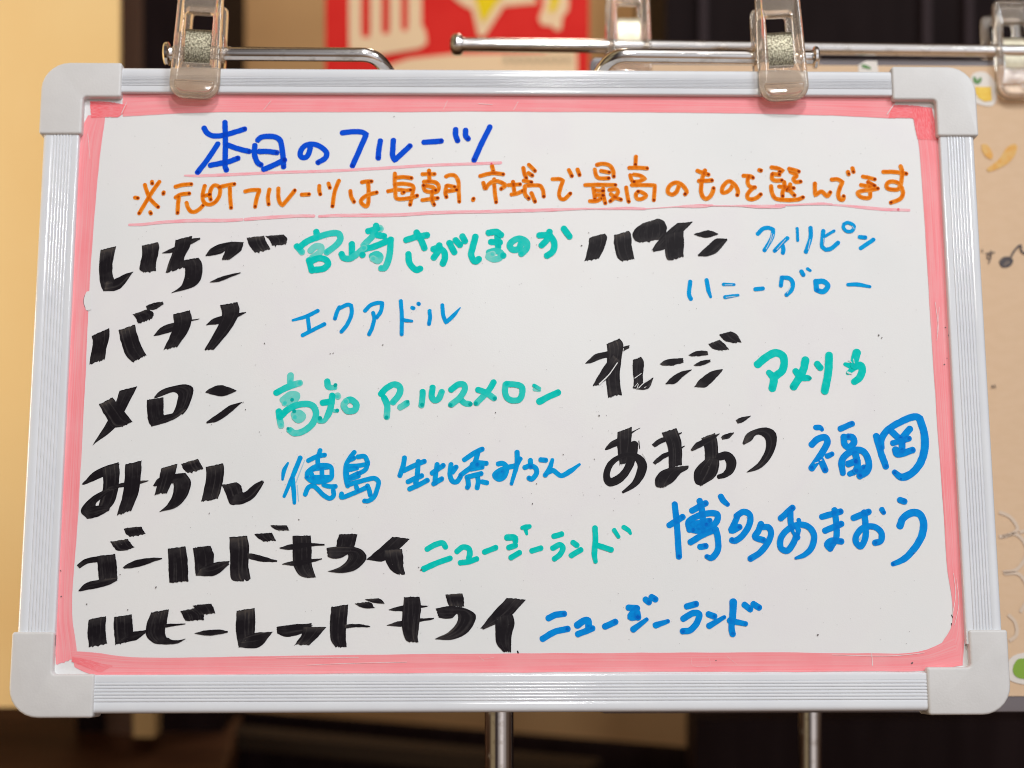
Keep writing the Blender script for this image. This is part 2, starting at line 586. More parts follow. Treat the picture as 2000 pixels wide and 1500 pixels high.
# ------------------------------------------------------------------ kraft menu board on the second stand
def M4(loc, right, up, out):
    m = Matrix.Identity(4)
    for r in range(3):
        m[r][0], m[r][1], m[r][2], m[r][3] = right[r], up[r], out[r], loc[r]
    return m


# the frame both hanging boards share: x to the right, y up the board, z out of its face
RIGHT = Vector((0.9998042, 0.0197691, -0.0008726))
UP = Vector((-0.0025722, 0.1735542, 0.9848210))
OUT = Vector((0.0196205, -0.9846259, 0.1735711))
BOARD = M4((0.0000767, 0.7211512, CAM_Z + 0.0024789), RIGHT, UP, OUT)


def on_board(px, py, z=0.0):
    """the point of the whiteboard's plane (raised by z) seen at a picture position, in board coordinates"""
    d = Vector(((px - 1000) / FOC, 1.0, -(py - 750) / FOC))
    c = Vector((0, 0, CAM_Z))
    inv = BOARD.inverted()
    a, b = inv @ c, inv.to_3x3() @ d
    t = (z - a.z) / b.z
    return a + b * t


KZ = -0.074                                       # the kraft board hangs this far behind the whiteboard
ks = empty('menu_board')
ks.matrix_world = BOARD
tag(ks, 'brown kraft paper menu board with fruit stickers, mostly hidden behind the whiteboard', 'menu board')


def kp(px, py):
    q = on_board(px, py, KZ)
    return (q.x, q.y)


def kshape(name, pts, layer, mat, rnd=0.0, smooth_n=0):
    P = [kp(*p) for p in pts]
    if smooth_n:
        C = catmull([(*p, 0) for p in P + [P[0]]], smooth_n)
        P = [tuple(c[:2]) for c in C[:-1]]
    if area2(P) < 0:
        P = P[::-1]
    v, f = slab(P, KZ + 0.0004 + layer * 0.0003, KZ + 0.0006 + layer * 0.0003)
    return mesh(name, v, f, ks, mat)


x0, y1 = kp(1152, 112)
x1, y0 = kp(2150, 1390)
v, f = slab(round_poly([(x0, y0), (x1, y0), (x1, y1), (x0, y1)], [0.004] * 4), KZ - 0.004, KZ, 0.0006)
mesh('backing', v, f, ks, M['backing'], True)
x0, y1 = kp(1166, 126)
x1, y0 = kp(2140, 1359)
v, f = slab([(x0, y0), (x1, y0), (x1, y1), (x0, y1)], KZ + 0.0001, KZ + 0.0005)
mesh('kraft_sheet', v, f, ks, M['kraft'])
kshape('sticker_border', [(1888, 170), (1900, 145), (1922, 142), (1940, 158), (1946, 190), (1938, 207), (1915, 206), (1896, 196)], 1, M['stickerwhite'], smooth_n=40)
kshape('lemon', [(1903, 171), (1934, 171), (1936, 198), (1922, 200), (1910, 193), (1904, 183)], 2, M['lemon'])
kshape('leaf', [(1899, 151), (1904, 152), (1908, 158), (1913, 152), (1917, 155), (1914, 163), (1907, 166), (1900, 162)], 2, M['leaf'])
kshape('sticker_border', [(1676, 128), (1690, 120), (1712, 120), (1716, 150), (1676, 150)], 1, M['stickerwhite'])
kshape('leaf', [(1682, 127), (1690, 128), (1700, 133), (1700, 137), (1688, 135), (1682, 132)], 2, M['leaf'])
kshape('brush_mark', [(1916, 283), (1926, 283), (1938, 303), (1936, 312), (1926, 308), (1917, 295)], 1, M['orangepaint'], smooth_n=30)
kshape('brush_mark', [(1927, 330), (1950, 312), (1965, 290), (1978, 282), (1985, 284), (1984, 298), (1970, 318), (1945, 332), (1928, 336)], 1, M['orangepaint'], smooth_n=40)
kshape('sticker_border', [(1962, 1306), (1972, 1286), (1992, 1276), (2040, 1280), (2050, 1320), (2020, 1336), (1985, 1334), (1966, 1324)], 1, M['stickerwhite'], smooth_n=40)
kshape('apple', [(1978, 1300), (1986, 1288), (2000, 1286), (2030, 1290), (2036, 1318), (2000, 1326), (1984, 1322), (1977, 1312)], 2, M['apple'], smooth_n=40)
kshape('music_note', [(1950, 512), (1956, 504), (1968, 502), (1977, 507), (1976, 516), (1966, 523), (1955, 522)], 1, M['pencil'], smooth_n=30)


def kline(name, strokes, wpx, layer, mat):
    P = []
    for pts in strokes:
        q = [Vector((*kp(*p), KZ + 0.0006 + layer * 0.0003)) for p in pts]
        c = catmull([tuple(a) for a in q], 8 * len(q))
        r = wpx * 0.000258 / 2
        V, F = [], []
        for i in range(len(c)):
            d = c[min(i + 1, len(c) - 1)] - c[max(i - 1, 0)]
            nrm = np.array([-d[1], d[0], 0]) / max(1e-9, np.hypot(d[0], d[1])) * r
            V += [tuple(c[i] + nrm), tuple(c[i] - nrm)]
        F = [(2 * i, 2 * i + 1, 2 * i + 3, 2 * i + 2) for i in range(len(c) - 1)]
        P.append((V, F))
    v, f = merge(*P)
    return mesh(name, v, f, ks, mat)


kline('music_note_stem', [[(1970, 508), (1982, 488), (1992, 480), (1994, 492), (2004, 496), (2020, 486)]], 4, 2, M['pencil'])
kline('handwriting', [[(1924, 496), (1942, 494)], [(1934, 490), (1934, 502), (1928, 506), (1927, 500), (1934, 499), (1932, 510), (1929, 516)]], 2.2, 2, M['pencil'])
kline('handwriting', [[(1917, 488), (1918, 494)]], 2.2, 2, M['pencil'])
kline('handwriting', [[(1936, 753), (1938, 759)]], 2.2, 2, M['pencil'])
kline('handwriting', [[(1941, 752), (1943, 758)]], 2.2, 2, M['pencil'])
kline('swirl_pattern', [[(1950, 1000), (1972, 1010), (1986, 1034), (1960, 1048), (1950, 1048)], [(1956, 1048), (1985, 1044), (2005, 1075), (1985, 1112), (1958, 1118)],
                        [(1960, 1120), (1990, 1122), (2008, 1160), (1992, 1196)], [(1968, 1200), (1982, 1216), (1984, 1240), (1970, 1252)], [(1990, 1040), (2020, 1030)]], 7, 1, M['swirl'])

# ------------------------------------------------------------------ stands


def bar_ends(pts, r):
    return tube(pts, r, 28)


def bent(points, radius, n=10):
    """round off the corners of a polyline"""
    P = [Vector(p) for p in points]
    out = [P[0]]
    for i in range(1, len(P) - 1):
        a, b, c = P[i - 1], P[i], P[i + 1]
        u, v = (a - b).normalized(), (c - b).normalized()
        ang = u.angle(v)
        d = min(radius / math.tan(ang / 2), (a - b).length * .49, (c - b).length * .49)
        for k in range(n + 1):
            t = k / n
            out.append((b + u * d) * (1 - t) ** 2 + b * 2 * t * (1 - t) + (b + v * d) * t * t)
    out.append(P[-1])
    return out


def densify(P, step=0.004):
    P = [Vector(p) for p in P]
    out = []
    for a, b in zip(P, P[1:]):
        n = max(1, int((b - a).length / step))
        out += [a.lerp(b, k / n) for k in range(n)]
    return out + [P[-1]]


def knob(p, d, r, th):
    """a small turned end cap on a bar: centre p, axis d"""
    d = Vector(d).normalized()
    prof = [(-th / 2 - 0.0012, r * .62), (-th / 2, r * .66), (-th / 2 + .0006, r * .9), (-th * .2, r), (th * .2, r), (th * .45, r * .86), (th * .6, r * .5), (th * .63, r * .08)]
    return tube([Vector(p) + d * s for s, _ in prof], [q for _, q in prof], 28)


RZ = -0.0085
stand = empty('sign_stand', BOARD @ Vector((-0.0065, -0.20, -0.02)))
tag(stand, 'chrome stand with two bent arms holding the whiteboard by its clips', 'stand')
SI = Matrix.Translation(stand.location).inverted() @ BOARD


def sv(px, py, z):
    return SI @ on_board(px, py, z)


pa = [sv(334, 104.5, RZ), sv(735, 107, RZ), sv(790, 190, RZ - .018), sv(940, 420, RZ - .022), sv(973, 520, RZ - .024)]
v, f = tube(densify(bent(pa, 0.0125)), 0.0035)
arm = mesh('arm', v, f, stand, M['chrome'], True)
v, f = knob(sv(327, 105, RZ), sv(334, 104.5, RZ) - sv(735, 107, RZ), 0.0058, 0.0032)
mesh('end_cap', v, f, arm, M['chrome'], True)
pa = [sv(1586, 113, RZ), sv(1196, 108, RZ), sv(1140, 190, RZ - .018), sv(1005, 420, RZ - .022), sv(978, 520, RZ - .024)]
v, f = tube(densify(bent(pa, 0.0125)), 0.0035)
arm = mesh('arm', v, f, stand, M['chrome'], True)
v, f = knob(sv(1592, 112.5, RZ), sv(1586, 113, RZ) - sv(1196, 108, RZ), 0.0056, 0.0030)
mesh('end_cap', v, f, arm, M['chrome'], True)
top = sv(975, 500, RZ - .024)
v, f = tube([top, (top.x, top.y, -0.02), (top.x, top.y, -0.62)], 0.0072, 40)
mesh('pole', v, f, stand, M['chrome'], True)

st2 = empty('sign_stand', BOARD @ Vector((0.15, -0.22, -0.09)))
tag(st2, 'chrome stand with a straight crossbar holding the brown kraft menu board', 'stand')
SI2 = Matrix.Translation(st2.location).inverted() @ BOARD
R2 = -0.072


def sv2(px, py, z):
    return SI2 @ on_board(px, py, z)


a, b = sv2(905, 87, R2), sv2(2300, 104.5, R2)
v, f = tube([a, b], 0.0037)
bar = mesh('crossbar', v, f, st2, M['chrome'], True)
v, f = knob(sv2(893, 87, R2), a - b, 0.0058, 0.0062)
mesh('end_cap', v, f, bar, M['chrome'], True)
top = sv2(1583, 98, R2 - 0.012)
v, f = tube([top, (top.x, top.y, -0.55)], 0.0063, 36)
mesh('pole', v, f, st2, M['chrome'], True)

# ------------------------------------------------------------------ the whiteboard
wb_ = empty('whiteboard')
wb_.matrix_world = BOARD
tag(wb_, 'white framed whiteboard with handwritten fruit list inside a pink marker border', 'whiteboard')
ZS = -0.003
v, f = slab([(-.219, -.150), (.219, -.150), (.219, .150), (-.219, .150)], -0.011, ZS)
mesh('writing_surface', v, f, wb_, M['surface'])


def bar_profile(width):
    """cross-section of the extruded frame, from the outer back round the front to the inner lip: (across, out)"""
    P = [(0.0, -0.0135), (0.0, -0.0022)]
    for k in range(1, 6):
        t = math.pi / 2 * k / 5
        P.append((0.0022 * (1 - math.cos(t)), -0.0022 + 0.0022 * math.sin(t)))
    o, i = 0.0050, width - 0.0034
    n = 6
    pitch = (i - o) / n
    P.append((o - 0.0003, 0.0))
    for k in range(n + 1):
        c = o + k * pitch
        P += [(c - 0.00022, -0.00005), (c, -0.00030), (c + 0.00022, -0.00005)]
        if k < n:
            for q in (0.22, 0.32, 0.42, 0.5, 0.58, 0.68, 0.78):
                P.append((c + pitch * q, 0.00020 * math.sin(math.pi * q)))
    P.append((width - 0.0012, 0.0))
    for k in range(1, 5):
        t = math.pi / 2 * k / 4
        P.append((width - 0.0009 + 0.0009 * math.sin(t), -0.0009 + 0.0009 * math.cos(t)))
    P += [(width, -0.0135)]
    return P


def frame_bar(name, a, b, inward, width):
    prof = bar_profile(width)
    a, b, inward = Vector(a), Vector(b), Vector(inward)
    V, F = [], []
    n = len(prof)
    for e in (a, b):
        for s, z in prof:
            p = e + inward * s
            V.append((p.x, p.y, z))
    for i in range(n):
        k = (i + 1) % n
        F.append((i, k, n + k, n + i))
    F.append(tuple(range(n)))
    F.append(tuple(range(n, 2 * n))[::-1])
    return mesh(name, V, F, wb_, M['frame'], True)


HX, HY = 0.225, 0.1533
WT, WBT, WL, WR = 0.0128, 0.0172, 0.0172, 0.0170
frame_bar('frame_bar', (-HX + .030, HY), (HX - .030, HY), (0, -1), WT)
frame_bar('frame_bar', (-HX + .030, -HY), (HX - .030, -HY), (0, 1), WBT)
frame_bar('frame_bar', (-HX, -HY + .030), (-HX, HY - .030), (1, 0), WL)
frame_bar('frame_bar', (HX, -HY + .030), (HX, HY - .030), (-1, 0), WR)


def corner(sxn, syn, wh, wv, arm_x, arm_y):
    """L-shaped plastic corner: wh the width of its level arm, wv of its upright arm"""
    e = 0.0018
    P = [(-e, -e), (arm_x, -e), (arm_x, wh), (wv, wh), (wv, arm_y), (-e, arm_y)]
    R_ = [0.0135, 0.0013, 0.0013, 0.0018, 0.0013, 0.0013]
    cx_, cy_ = sxn * HX, syn * HY
    Q = [(cx_ - sxn * p[0], cy_ - syn * p[1]) for p in P]
    Q = round_poly(Q, R_)
    v, f = slab(Q, -0.0152, 0.0013, 0.0012, 5, back=0.001)
    return mesh('corner_cap', v, f, wb_, M['cap'], True)


corner(-1, 1, 0.0156, 0.0186, 0.0366, 0.0344)
corner(1, 1, 0.0152, 0.0182, 0.0392, 0.0336)
corner(-1, -1, 0.0176, 0.0172, 0.0362, 0.0364)
corner(1, -1, 0.0196, 0.0160, 0.0362, 0.0364)

# ---- ink: strokes on the board in hundredths of a millimetre; S round nib (x, y, width), Q chisel nib (two edges), D dab
INK = {
 'title': ('blue', [
  ('S',[(-14860,12356,271),(-14719,12123,271),(-14468,11969,271),(-14123,11960,271),(-13731,12040,271),(-13291,12181,271),(-12900,12312,271)],1,1,1),
  ('S',[(-13862,12645,272),(-13831,12101,271),(-13803,11481,271),(-13794,10863,270),(-13780,10401,270),(-13717,10237,270)],1,1,1),
  ('S',[(-14169,11557,271),(-14581,10860,270),(-15097,10114,270)],1,1,1),
  ('S',[(-13715,11507,271),(-13416,11390,271),(-12919,11237,271),(-12647,11177,271)],1,1,1),
  ('S',[(-14495,10475,270),(-13934,10595,270),(-13543,10684,270),(-13179,10840,271)],1,1,1),
  ('S',[(-12384,11487,271),(-12398,11075,271),(-12316,10792,271),(-12203,10587,271),(-12063,10500,270)],1,1,1),
  ('S',[(-12253,11746,271),(-12123,11876,271),(-11804,11944,271),(-11408,11905,271),(-11182,11750,271),(-11074,11338,271),(-11014,10874,271),(-10979,10411,271)],1,1,1),
  ('S',[(-12179,11179,271),(-11785,11180,271),(-11315,11120,271)],1,1,1),
  ('S',[(-11934,10279,270),(-11424,10512,271),(-10937,10761,271)],1,1,1),
  ('S',[(-9718,11369,271),(-9787,11085,271),(-9906,10904,271),(-10103,10888,271),(-10195,11032,271),(-10136,11290,271),(-9943,11497,271),(-9623,11561,271),(-9301,11474,271),(-9025,11269,271),(-8914,11089,271),(-8993,10856,271),(-9334,10634,271)],1,1,1),
  ('S',[(-8186,12136,272),(-7707,12195,272),(-7261,12181,272),(-7022,12068,272,1),(-7394,11146,272),(-7670,10475,271)],1,1,1),
  ('S',[(-6340,11745,272),(-6408,11253,272),(-6428,10866,272)],1,1,1),
  ('S',[(-5712,11773,272),(-5732,11359,272),(-5738,10998,272),(-5637,10766,272,1),(-5270,11129,272),(-4902,11492,272)],1,1,1),
  ('S',[(-4236,11676,272),(-3790,11704,272),(-3394,11742,273)],1,1,1),
  ('S',[(-2702,12331,273),(-2701,12045,273),(-2601,11760,273)],1,1,1),
  ('S',[(-2216,12296,273),(-2215,12021,273),(-2095,11851,273)],1,1,1),
  ('S',[(-1039,12468,273),(-1460,11584,273),(-1806,10781,272)],1,1,1),
 ]),
 'underline': ('pinkline', [
  ('S',[(-15705,9958,84),(-15239,9949,126),(-14749,9961,143),(-13769,10001,152),(-11316,10128,144),(-8858,10214,144),(-6397,10352,153),(-3931,10515,144),(-1459,10618,153),(-519,10657,145)],0.9,0.85,1),
  ('D',(-964,10604,111)),
  ('S',[(-18251,7506,126),(-17691,7518,134),(-16624,7638,151),(-15165,7723,176),(-13701,7733,168),(-12897,7776,151)],0.9,0.85,1),
  ('S',[(-12750,7787,151),(-11263,7908,177),(-10286,7962,152),(-9478,7964,152)],0.9,0.85,1),
  ('S',[(-9209,7950,135),(-8328,7993,160),(-6858,8008,177),(-5387,8038,169),(-3915,8135,169),(-2441,8190,161),(-1457,8203,161),(512,8261,169),(1990,8306,153),(3470,8362,93),(4458,8365,68)],0.9,0.85,1),
  ('S',[(4161,8354,59),(4952,8382,127),(5693,8395,144),(6434,8372,111)],0.9,0.85,1),
  ('S',[(6335,8361,43),(7919,8479,59),(8365,8496,128),(8910,8518,179),(9405,8535,154),(9703,8562,77)],0.9,0.85,1),
  ('S',[(9257,8535,45),(10519,8531,58),(11188,8533,109),(11819,8497,160),(12378,8506,179),(12973,8501,160),(13196,8509,64)],0.9,0.85,1),
  ('S',[(12752,8592,83),(13571,8587,83),(14242,8628,96),(14988,8650,128),(15472,8632,83)],0.9,0.85,1),
  ('S',[(15211,8612,64),(16103,8565,109),(16846,8490,148),(17960,8390,160),(19208,8344,141)],0.9,0.85,1),
  ('D',(18687,8381,141)),
 ]),
 'note': ('orange', [
  ('S',[(-17597,9491,205),(-17487,9159,205),(-17327,8803,205),(-17123,8575,205),(-16920,8388,205)],1,1,1),
  ('S',[(-16908,9646,206),(-17218,9160,205),(-17583,8497,205),(-17810,8065,205)],1,1,1),
  ('S',[(-18046,8852,205),(-17899,8827,205)],1,1,1),
  ('S',[(-17261,9645,206),(-17243,9553,205)],1,1,1),
  ('S',[(-16679,9121,205),(-16695,9045,205)],1,1,1),
  ('S',[(-17286,8133,205),(-17250,8067,205)],1,1,1),
  ('S',[(-16126,9394,206),(-15762,9497,206),(-15371,9524,206)],1,1,1),
  ('S',[(-16098,8869,205),(-15892,9002,205),(-15454,9064,205)],1,1,1),
  ('S',[(-15946,8859,205),(-15972,8503,205),(-15983,8096,205)],1,1,1),
  ('S',[(-15575,8606,205),(-15504,8377,205),(-15351,8174,205),(-15179,8149,205),(-14940,8303,205),(-14775,8481,205)],1,1,1),
  ('S',[(-14732,9450,206),(-14816,9016,206),(-14782,8710,205),(-14655,8558,205),(-14458,8518,205),(-14217,8636,205),(-14030,8916,206),(-13992,9274,206),(-14120,9452,206),(-14292,9467,206),(-14433,9272,206),(-14472,8966,206),(-14427,8762,205)],1,1,1),
  ('S',[(-14789,8939,205),(-14474,9017,206)],1,1,1),
  ('S',[(-14020,9386,206),(-13704,9469,206),(-13314,9542,206)],1,1,1),
  ('S',[(-13529,9352,206),(-13501,8918,206),(-13436,8358,205)],1,1,1),
  ('S',[(-12789,9176,206),(-12521,9238,206),(-12104,9255,206,1),(-12239,8769,206),(-12293,8413,206)],1,1,1),
  ('S',[(-11629,9282,206),(-11689,8924,206),(-11645,8542,206)],1,1,1),
  ('S',[(-11199,9334,206),(-11189,8926,206),(-11109,8620,206),(-10983,8494,206,1),(-10697,8851,206),(-10412,9235,206)],1,1,1),
  ('S',[(-10073,9022,206),(-9720,9043,206)],1,1,1),
  ('S',[(-9248,9469,206),(-9243,9239,206),(-9190,9045,206)],1,1,1),
  ('S',[(-8807,9589,206),(-8735,9369,206)],1,1,1),
  ('S',[(-8308,9729,207),(-8496,9191,206),(-8591,8450,206)],1,1,1),
  ('S',[(-7749,9219,206),(-7706,8938,206),(-7564,8673,206)],1,1,1),
  ('S',[(-7200,9656,207),(-6979,9698,207),(-6733,9698,207)],1,1,1),
  ('S',[(-6904,9606,207),(-6875,9299,207),(-6870,8890,206),(-6890,8583,206),(-6962,8456,206),(-7135,8532,206),(-7235,8684,206),(-7164,8838,206),(-6921,9017,206),(-6480,9146,207)],1,1,1),
  ('S',[(-5620,10098,207),(-5624,9559,207)],1,1,1),
  ('S',[(-5553,9893,207),(-5159,9920,207),(-4814,9870,207)],1,1,1),
  ('S',[(-5599,9559,207),(-5585,9150,207),(-5543,8869,206),(-5395,8818,206),(-4903,8871,207),(-4536,8990,207)],1,1,1),
  ('S',[(-5575,9559,207),(-5205,9586,207),(-4761,9485,207),(-4711,9357,207,1),(-4805,8897,207),(-4876,8539,206)],1,1,1),
  ('S',[(-5940,9210,207),(-5498,9293,207),(-5104,9254,207),(-4858,9280,207)],1,1,1),
  ('S',[(-5250,9125,207),(-5177,9161,207)],1,1,1),
  ('S',[(-4298,10067,207),(-3706,10079,207)],1,1,1),
  ('S',[(-3978,10258,207),(-3950,9719,207)],1,1,1),
  ('S',[(-4221,9692,207),(-3975,9708,207),(-3629,9643,207),(-3505,9464,207),(-3577,9208,207),(-3922,9181,207),(-4168,9257,207),(-4244,9513,207)],1,1,1),
  ('S',[(-4096,9488,207),(-3775,9412,207),(-3651,9259,207)],1,1,1),
  ('S',[(-4288,8771,207),(-3551,8875,207)],1,1,1),
  ('S',[(-3823,9207,207),(-3821,8798,207),(-3721,8543,207)],1,1,1),
  ('S',[(-3162,9953,207),(-2990,10030,207),(-2743,10006,207),(-2569,9724,207),(-2543,9263,207),(-2516,8700,207)],1,1,1),
  ('S',[(-3135,9491,207),(-3183,9158,207),(-3132,8928,207)],1,1,1),
  ('S',[(-3086,9507,207),(-2741,9441,207)],1,1,1),
  ('S',[(-3109,9209,207),(-2641,9288,207)],1,1,1),
  ('S',[(-1852,8779,207),(-1827,8856,207)],1,1,1),
  ('S',[(-940,10501,208),(-866,10193,208)],1,1,1),
  ('S',[(-1508,9984,207),(-1162,10089,208),(-816,10131,208),(-396,10076,208)],1,1,1),
  ('S',[(-1360,9651,207),(-1285,9369,207)],1,1,1),
  ('S',[(-1236,9370,207),(-1039,9627,207),(-718,9730,207),(-422,9629,207),(-298,9527,207),(-496,9347,207)],1,1,1),
  ('S',[(-841,9833,207),(-817,9320,207),(-743,8680,207)],1,1,1),
  ('S',[(-150,9537,207),(418,9581,207)],1,1,1),
  ('S',[(73,9708,208),(145,9118,207)],1,1,1),
  ('S',[(-3,9066,207),(268,9119,207),(540,9248,207)],1,1,1),
  ('S',[(569,10404,208),(618,10147,208),(716,9890,208)],1,1,1),
  ('S',[(842,10560,208),(1138,10252,208)],1,1,1),
  ('S',[(816,10147,208),(1013,10019,208)],1,1,1),
  ('S',[(592,9761,208),(962,9685,208)],1,1,1),
  ('S',[(640,9479,207),(663,9069,207),(835,8865,207)],1,1,1),
  ('S',[(665,9504,207),(1110,9532,208),(1381,9507,208),(1504,9328,207),(1551,8969,207)],1,1,1),
  ('S',[(959,9147,207),(1130,8712,207)],1,1,1),
  ('S',[(1977,9843,208),(2348,9844,208),(2496,9768,208,1),(2369,9434,208),(2292,9074,207),(2365,8870,207),(2537,8845,207),(2836,9127,208)],1,1,1),
  ('S',[(2773,10309,208),(2918,10001,208)],1,1,1),
  ('S',[(3194,10337,208),(3290,10054,208)],1,1,1),
  ('S',[(4027,10340,208),(4107,10005,208),(4230,9903,208),(4701,9904,208)],1,1,1),
  ('S',[(4139,10572,208),(4388,10625,208),(4734,10549,208),(4905,10317,208),(4950,9983,208)],1,1,1),
  ('S',[(4334,10264,208),(4729,10188,208)],1,1,1),
  ('S',[(3557,9551,208),(4226,9569,208),(5018,9556,208)],1,1,1),
  ('S',[(3952,9439,208),(3997,9080,208),(4019,8824,208)],1,1,1),
  ('S',[(3771,8747,207),(4067,8748,208),(4366,8902,208)],1,1,1),
  ('S',[(4421,9389,208),(4441,8979,208),(4521,8647,208)],1,1,1),
  ('S',[(4099,9286,208),(4420,9261,208)],1,1,1),
  ('S',[(4120,9055,208),(4417,9030,208)],1,1,1),
  ('S',[(4717,9314,208),(5064,9340,208),(5137,9212,208),(4959,8930,208),(4759,8750,208)],1,1,1),
  ('S',[(4789,9109,208),(5009,8930,208),(5279,8828,208)],1,1,1),
  ('S',[(6032,10993,209),(6001,10579,209)],1,1,1),
  ('S',[(5700,10423,208),(6122,10435,209),(6569,10401,209)],1,1,1),
  ('S',[(5744,10063,208),(5790,9857,208),(5863,9729,208)],1,1,1),
  ('S',[(5918,10089,208),(6215,10039,208),(6460,9885,208,1),(6160,9755,208),(5912,9729,208)],1,1,1),
  ('S',[(5536,9445,208),(5580,9086,208),(5649,8727,208)],1,1,1),
  ('S',[(5810,9559,208),(6455,9561,208),(6925,9552,208,1),(6893,9141,208),(6862,8808,208)],1,1,1),
  ('S',[(6102,9216,208),(6001,9087,208),(6047,8882,208),(6244,8857,208),(6495,9038,208),(6250,9216,208),(6102,9231,208)],1,1,1),
  ('S',[(8110,9608,216),(8050,9415,216),(7934,9184,216),(7746,9087,215),(7562,9182,216),(7547,9336,216),(7682,9568,216),(7945,9692,216),(8166,9628,216),(8349,9455,216),(8463,9224,216),(8378,9108,216)],1,1,1),
  ('S',[(9001,10288,216),(9259,10192,216),(9537,10096,216)],1,1,1),
  ('S',[(9374,10308,216),(9234,9921,216),(9169,9535,216),(9162,9226,216),(9231,8996,216),(9376,8881,216),(9565,8978,216),(9720,9228,216),(9762,9421,216)],1,1,1),
  ('S',[(9063,9774,216),(9361,9786,216),(9697,9807,216)],1,1,1),
  ('S',[(10677,9540,216),(10579,9366,216),(10390,9231,216),(10202,9192,216),(10168,9307,216),(10229,9500,216),(10403,9713,216),(10553,9771,216),(10736,9656,216),(10880,9464,216),(10948,9233,216),(10906,9078,216)],1,1,1),
  ('S',[(11232,10044,216),(11567,10026,216),(11696,9949,216)],1,1,1),
  ('S',[(11492,10007,216),(11430,9813,216),(11461,9582,216),(11625,9466,216),(11774,9467,216)],1,1,1),
  ('S',[(11737,9467,216),(11546,9312,216),(11390,9080,216),(11422,8907,216),(11645,8869,216),(11871,8966,216),(12043,9121,216)],1,1,1),
  ('S',[(12006,10338,217),(12098,10311,217)],1,1,1),
  ('S',[(12608,10476,217),(12924,10419,217),(13163,10303,217,1),(12993,10245,217)],1,1,1),
  ('S',[(12653,10146,217),(12988,10109,217)],1,1,1),
  ('S',[(12634,10127,217),(12627,9895,216),(12755,9818,216),(13091,9819,216)],1,1,1),
  ('S',[(13465,10401,217),(13706,10344,217),(13928,10267,217)],1,1,1),
  ('S',[(13517,10266,217),(13700,10170,217),(13827,10054,217),(13653,9899,217),(13760,9744,217),(14003,9765,217)],1,1,1),
  ('S',[(12950,9510,216),(13303,9472,216),(13656,9435,216)],1,1,1),
  ('S',[(13200,9742,216),(13210,9472,216),(13109,9240,216),(13102,9028,216)],1,1,1),
  ('S',[(13495,9627,216),(13335,9318,216)],1,1,1),
  ('S',[(13447,9318,216),(13681,9069,216)],1,1,1),
  ('S',[(12559,9528,216),(12587,9238,216),(12726,8931,216),(12984,8854,216),(13505,8837,216),(13879,8877,216),(14087,8974,216)],1,1,1),
  ('S',[(14691,9670,217),(14680,9361,216),(14688,9072,216,1),(14860,9208,216),(14993,9266,216),(15120,9170,216),(15264,9036,216),(15421,9229,216)],1,1,1),
  ('S',[(15520,9867,217),(15783,9887,217),(16039,9753,217,1),(15876,9404,217),(15807,9095,216),(15874,8883,216),(16022,8865,216),(16066,9038,216)],1,1,1),
  ('S',[(16321,10257,217),(16354,10141,217)],1,1,1),
  ('S',[(16554,10452,217),(16594,10258,217)],1,1,1),
  ('S',[(17041,10027,217),(17320,9970,217),(17616,9894,217)],1,1,1),
  ('S',[(16930,9601,217),(17264,9544,217),(17491,9603,217)],1,1,1),
  ('S',[(17292,9757,217),(17338,9525,217),(17360,9178,217),(17333,8985,217),(17126,8946,217),(16868,9022,217),(16745,9195,217),(16917,9292,217),(17330,9351,217),(17745,9430,217)],1,1,1),
  ('S',[(17291,9738,217),(17601,9565,217)],1,1,1),
  ('S',[(18044,10263,217),(18568,10265,217),(19164,10182,217)],1,1,1),
  ('S',[(18901,10558,218),(18964,10306,217),(18927,9918,217),(18856,9608,217),(18715,9395,217),(18490,9375,217),(18231,9432,217),(18162,9567,217),(18282,9741,217),(18509,9781,217),(18766,9685,217),(18922,9415,217),(18947,9145,217),(18805,8913,217),(18348,8718,217)],1,1,1),
 ]),
 'strawberry': ('black', [
  ('Q',[(-19569,6267),(-19608,5715),(-19591,5114),(-19511,4615),(-19350,4242)],[(-18849,6445),(-18906,6068),(-18969,5516),(-18941,5066),(-18851,4766)],1,1),
  ('Q',[(-19350,4242),(-19084,4242),(-18582,4358),(-17987,5178)],[(-19274,4715),(-18853,4826),(-18370,5077),(-17988,5203)],1,1),
  ('Q',[(-17626,6474),(-17586,6072),(-17666,5620),(-17678,5319),(-17478,5144)],[(-16856,6652),(-16799,6426),(-16832,6023),(-16912,5571),(-16900,5246)],1,1),
  ('Q',[(-16666,6114),(-16094,6418),(-15377,6782),(-14869,6885)],[(-16616,6094),(-16084,6151),(-15320,6530),(-14866,6799)],1,1),
  ('Q',[(-16033,6755),(-16091,6327),(-16244,5874),(-16446,5147)],[(-15247,6975),(-15328,6480),(-15588,5851),(-15524,5399)],1,1),
  ('Q',[(-15610,5765),(-15523,5374),(-15556,4924),(-15688,4524),(-16135,4174)],[(-14910,5888),(-14731,5627),(-14742,4926),(-15010,4525),(-16134,4154)],1,1),
  ('Q',[(-14597,5979),(-14388,6306),(-14006,6534),(-13426,6662),(-12793,6664)],[(-14548,5969),(-14257,6005),(-13847,6106),(-13609,6283),(-13421,6485)],1,1),
  ('Q',[(-13641,6535),(-13679,6182),(-13813,5780)],[(-12793,6679),(-12880,6285),(-13449,5791)],1,1),
  ('Q',[(-14338,4702),(-14004,4877),(-13621,5028),(-12897,5180)],[(-14328,4682),(-13927,4718),(-13519,4878),(-12896,5135)],1,1),
  ('Q',[(-12653,6891),(-12546,6538),(-12243,6136)],[(-11826,6984),(-11721,6692),(-11493,6314)],1,1),
  ('Q',[(-11777,6969),(-11578,6793),(-11423,6466)],[(-10901,7048),(-10725,6846),(-10768,6568)],1,1),
 ]),
 'strawberry_origin': ('teal', [
  ('S',[(-9347,7191,312),(-9295,6964,311)],1,1,1),
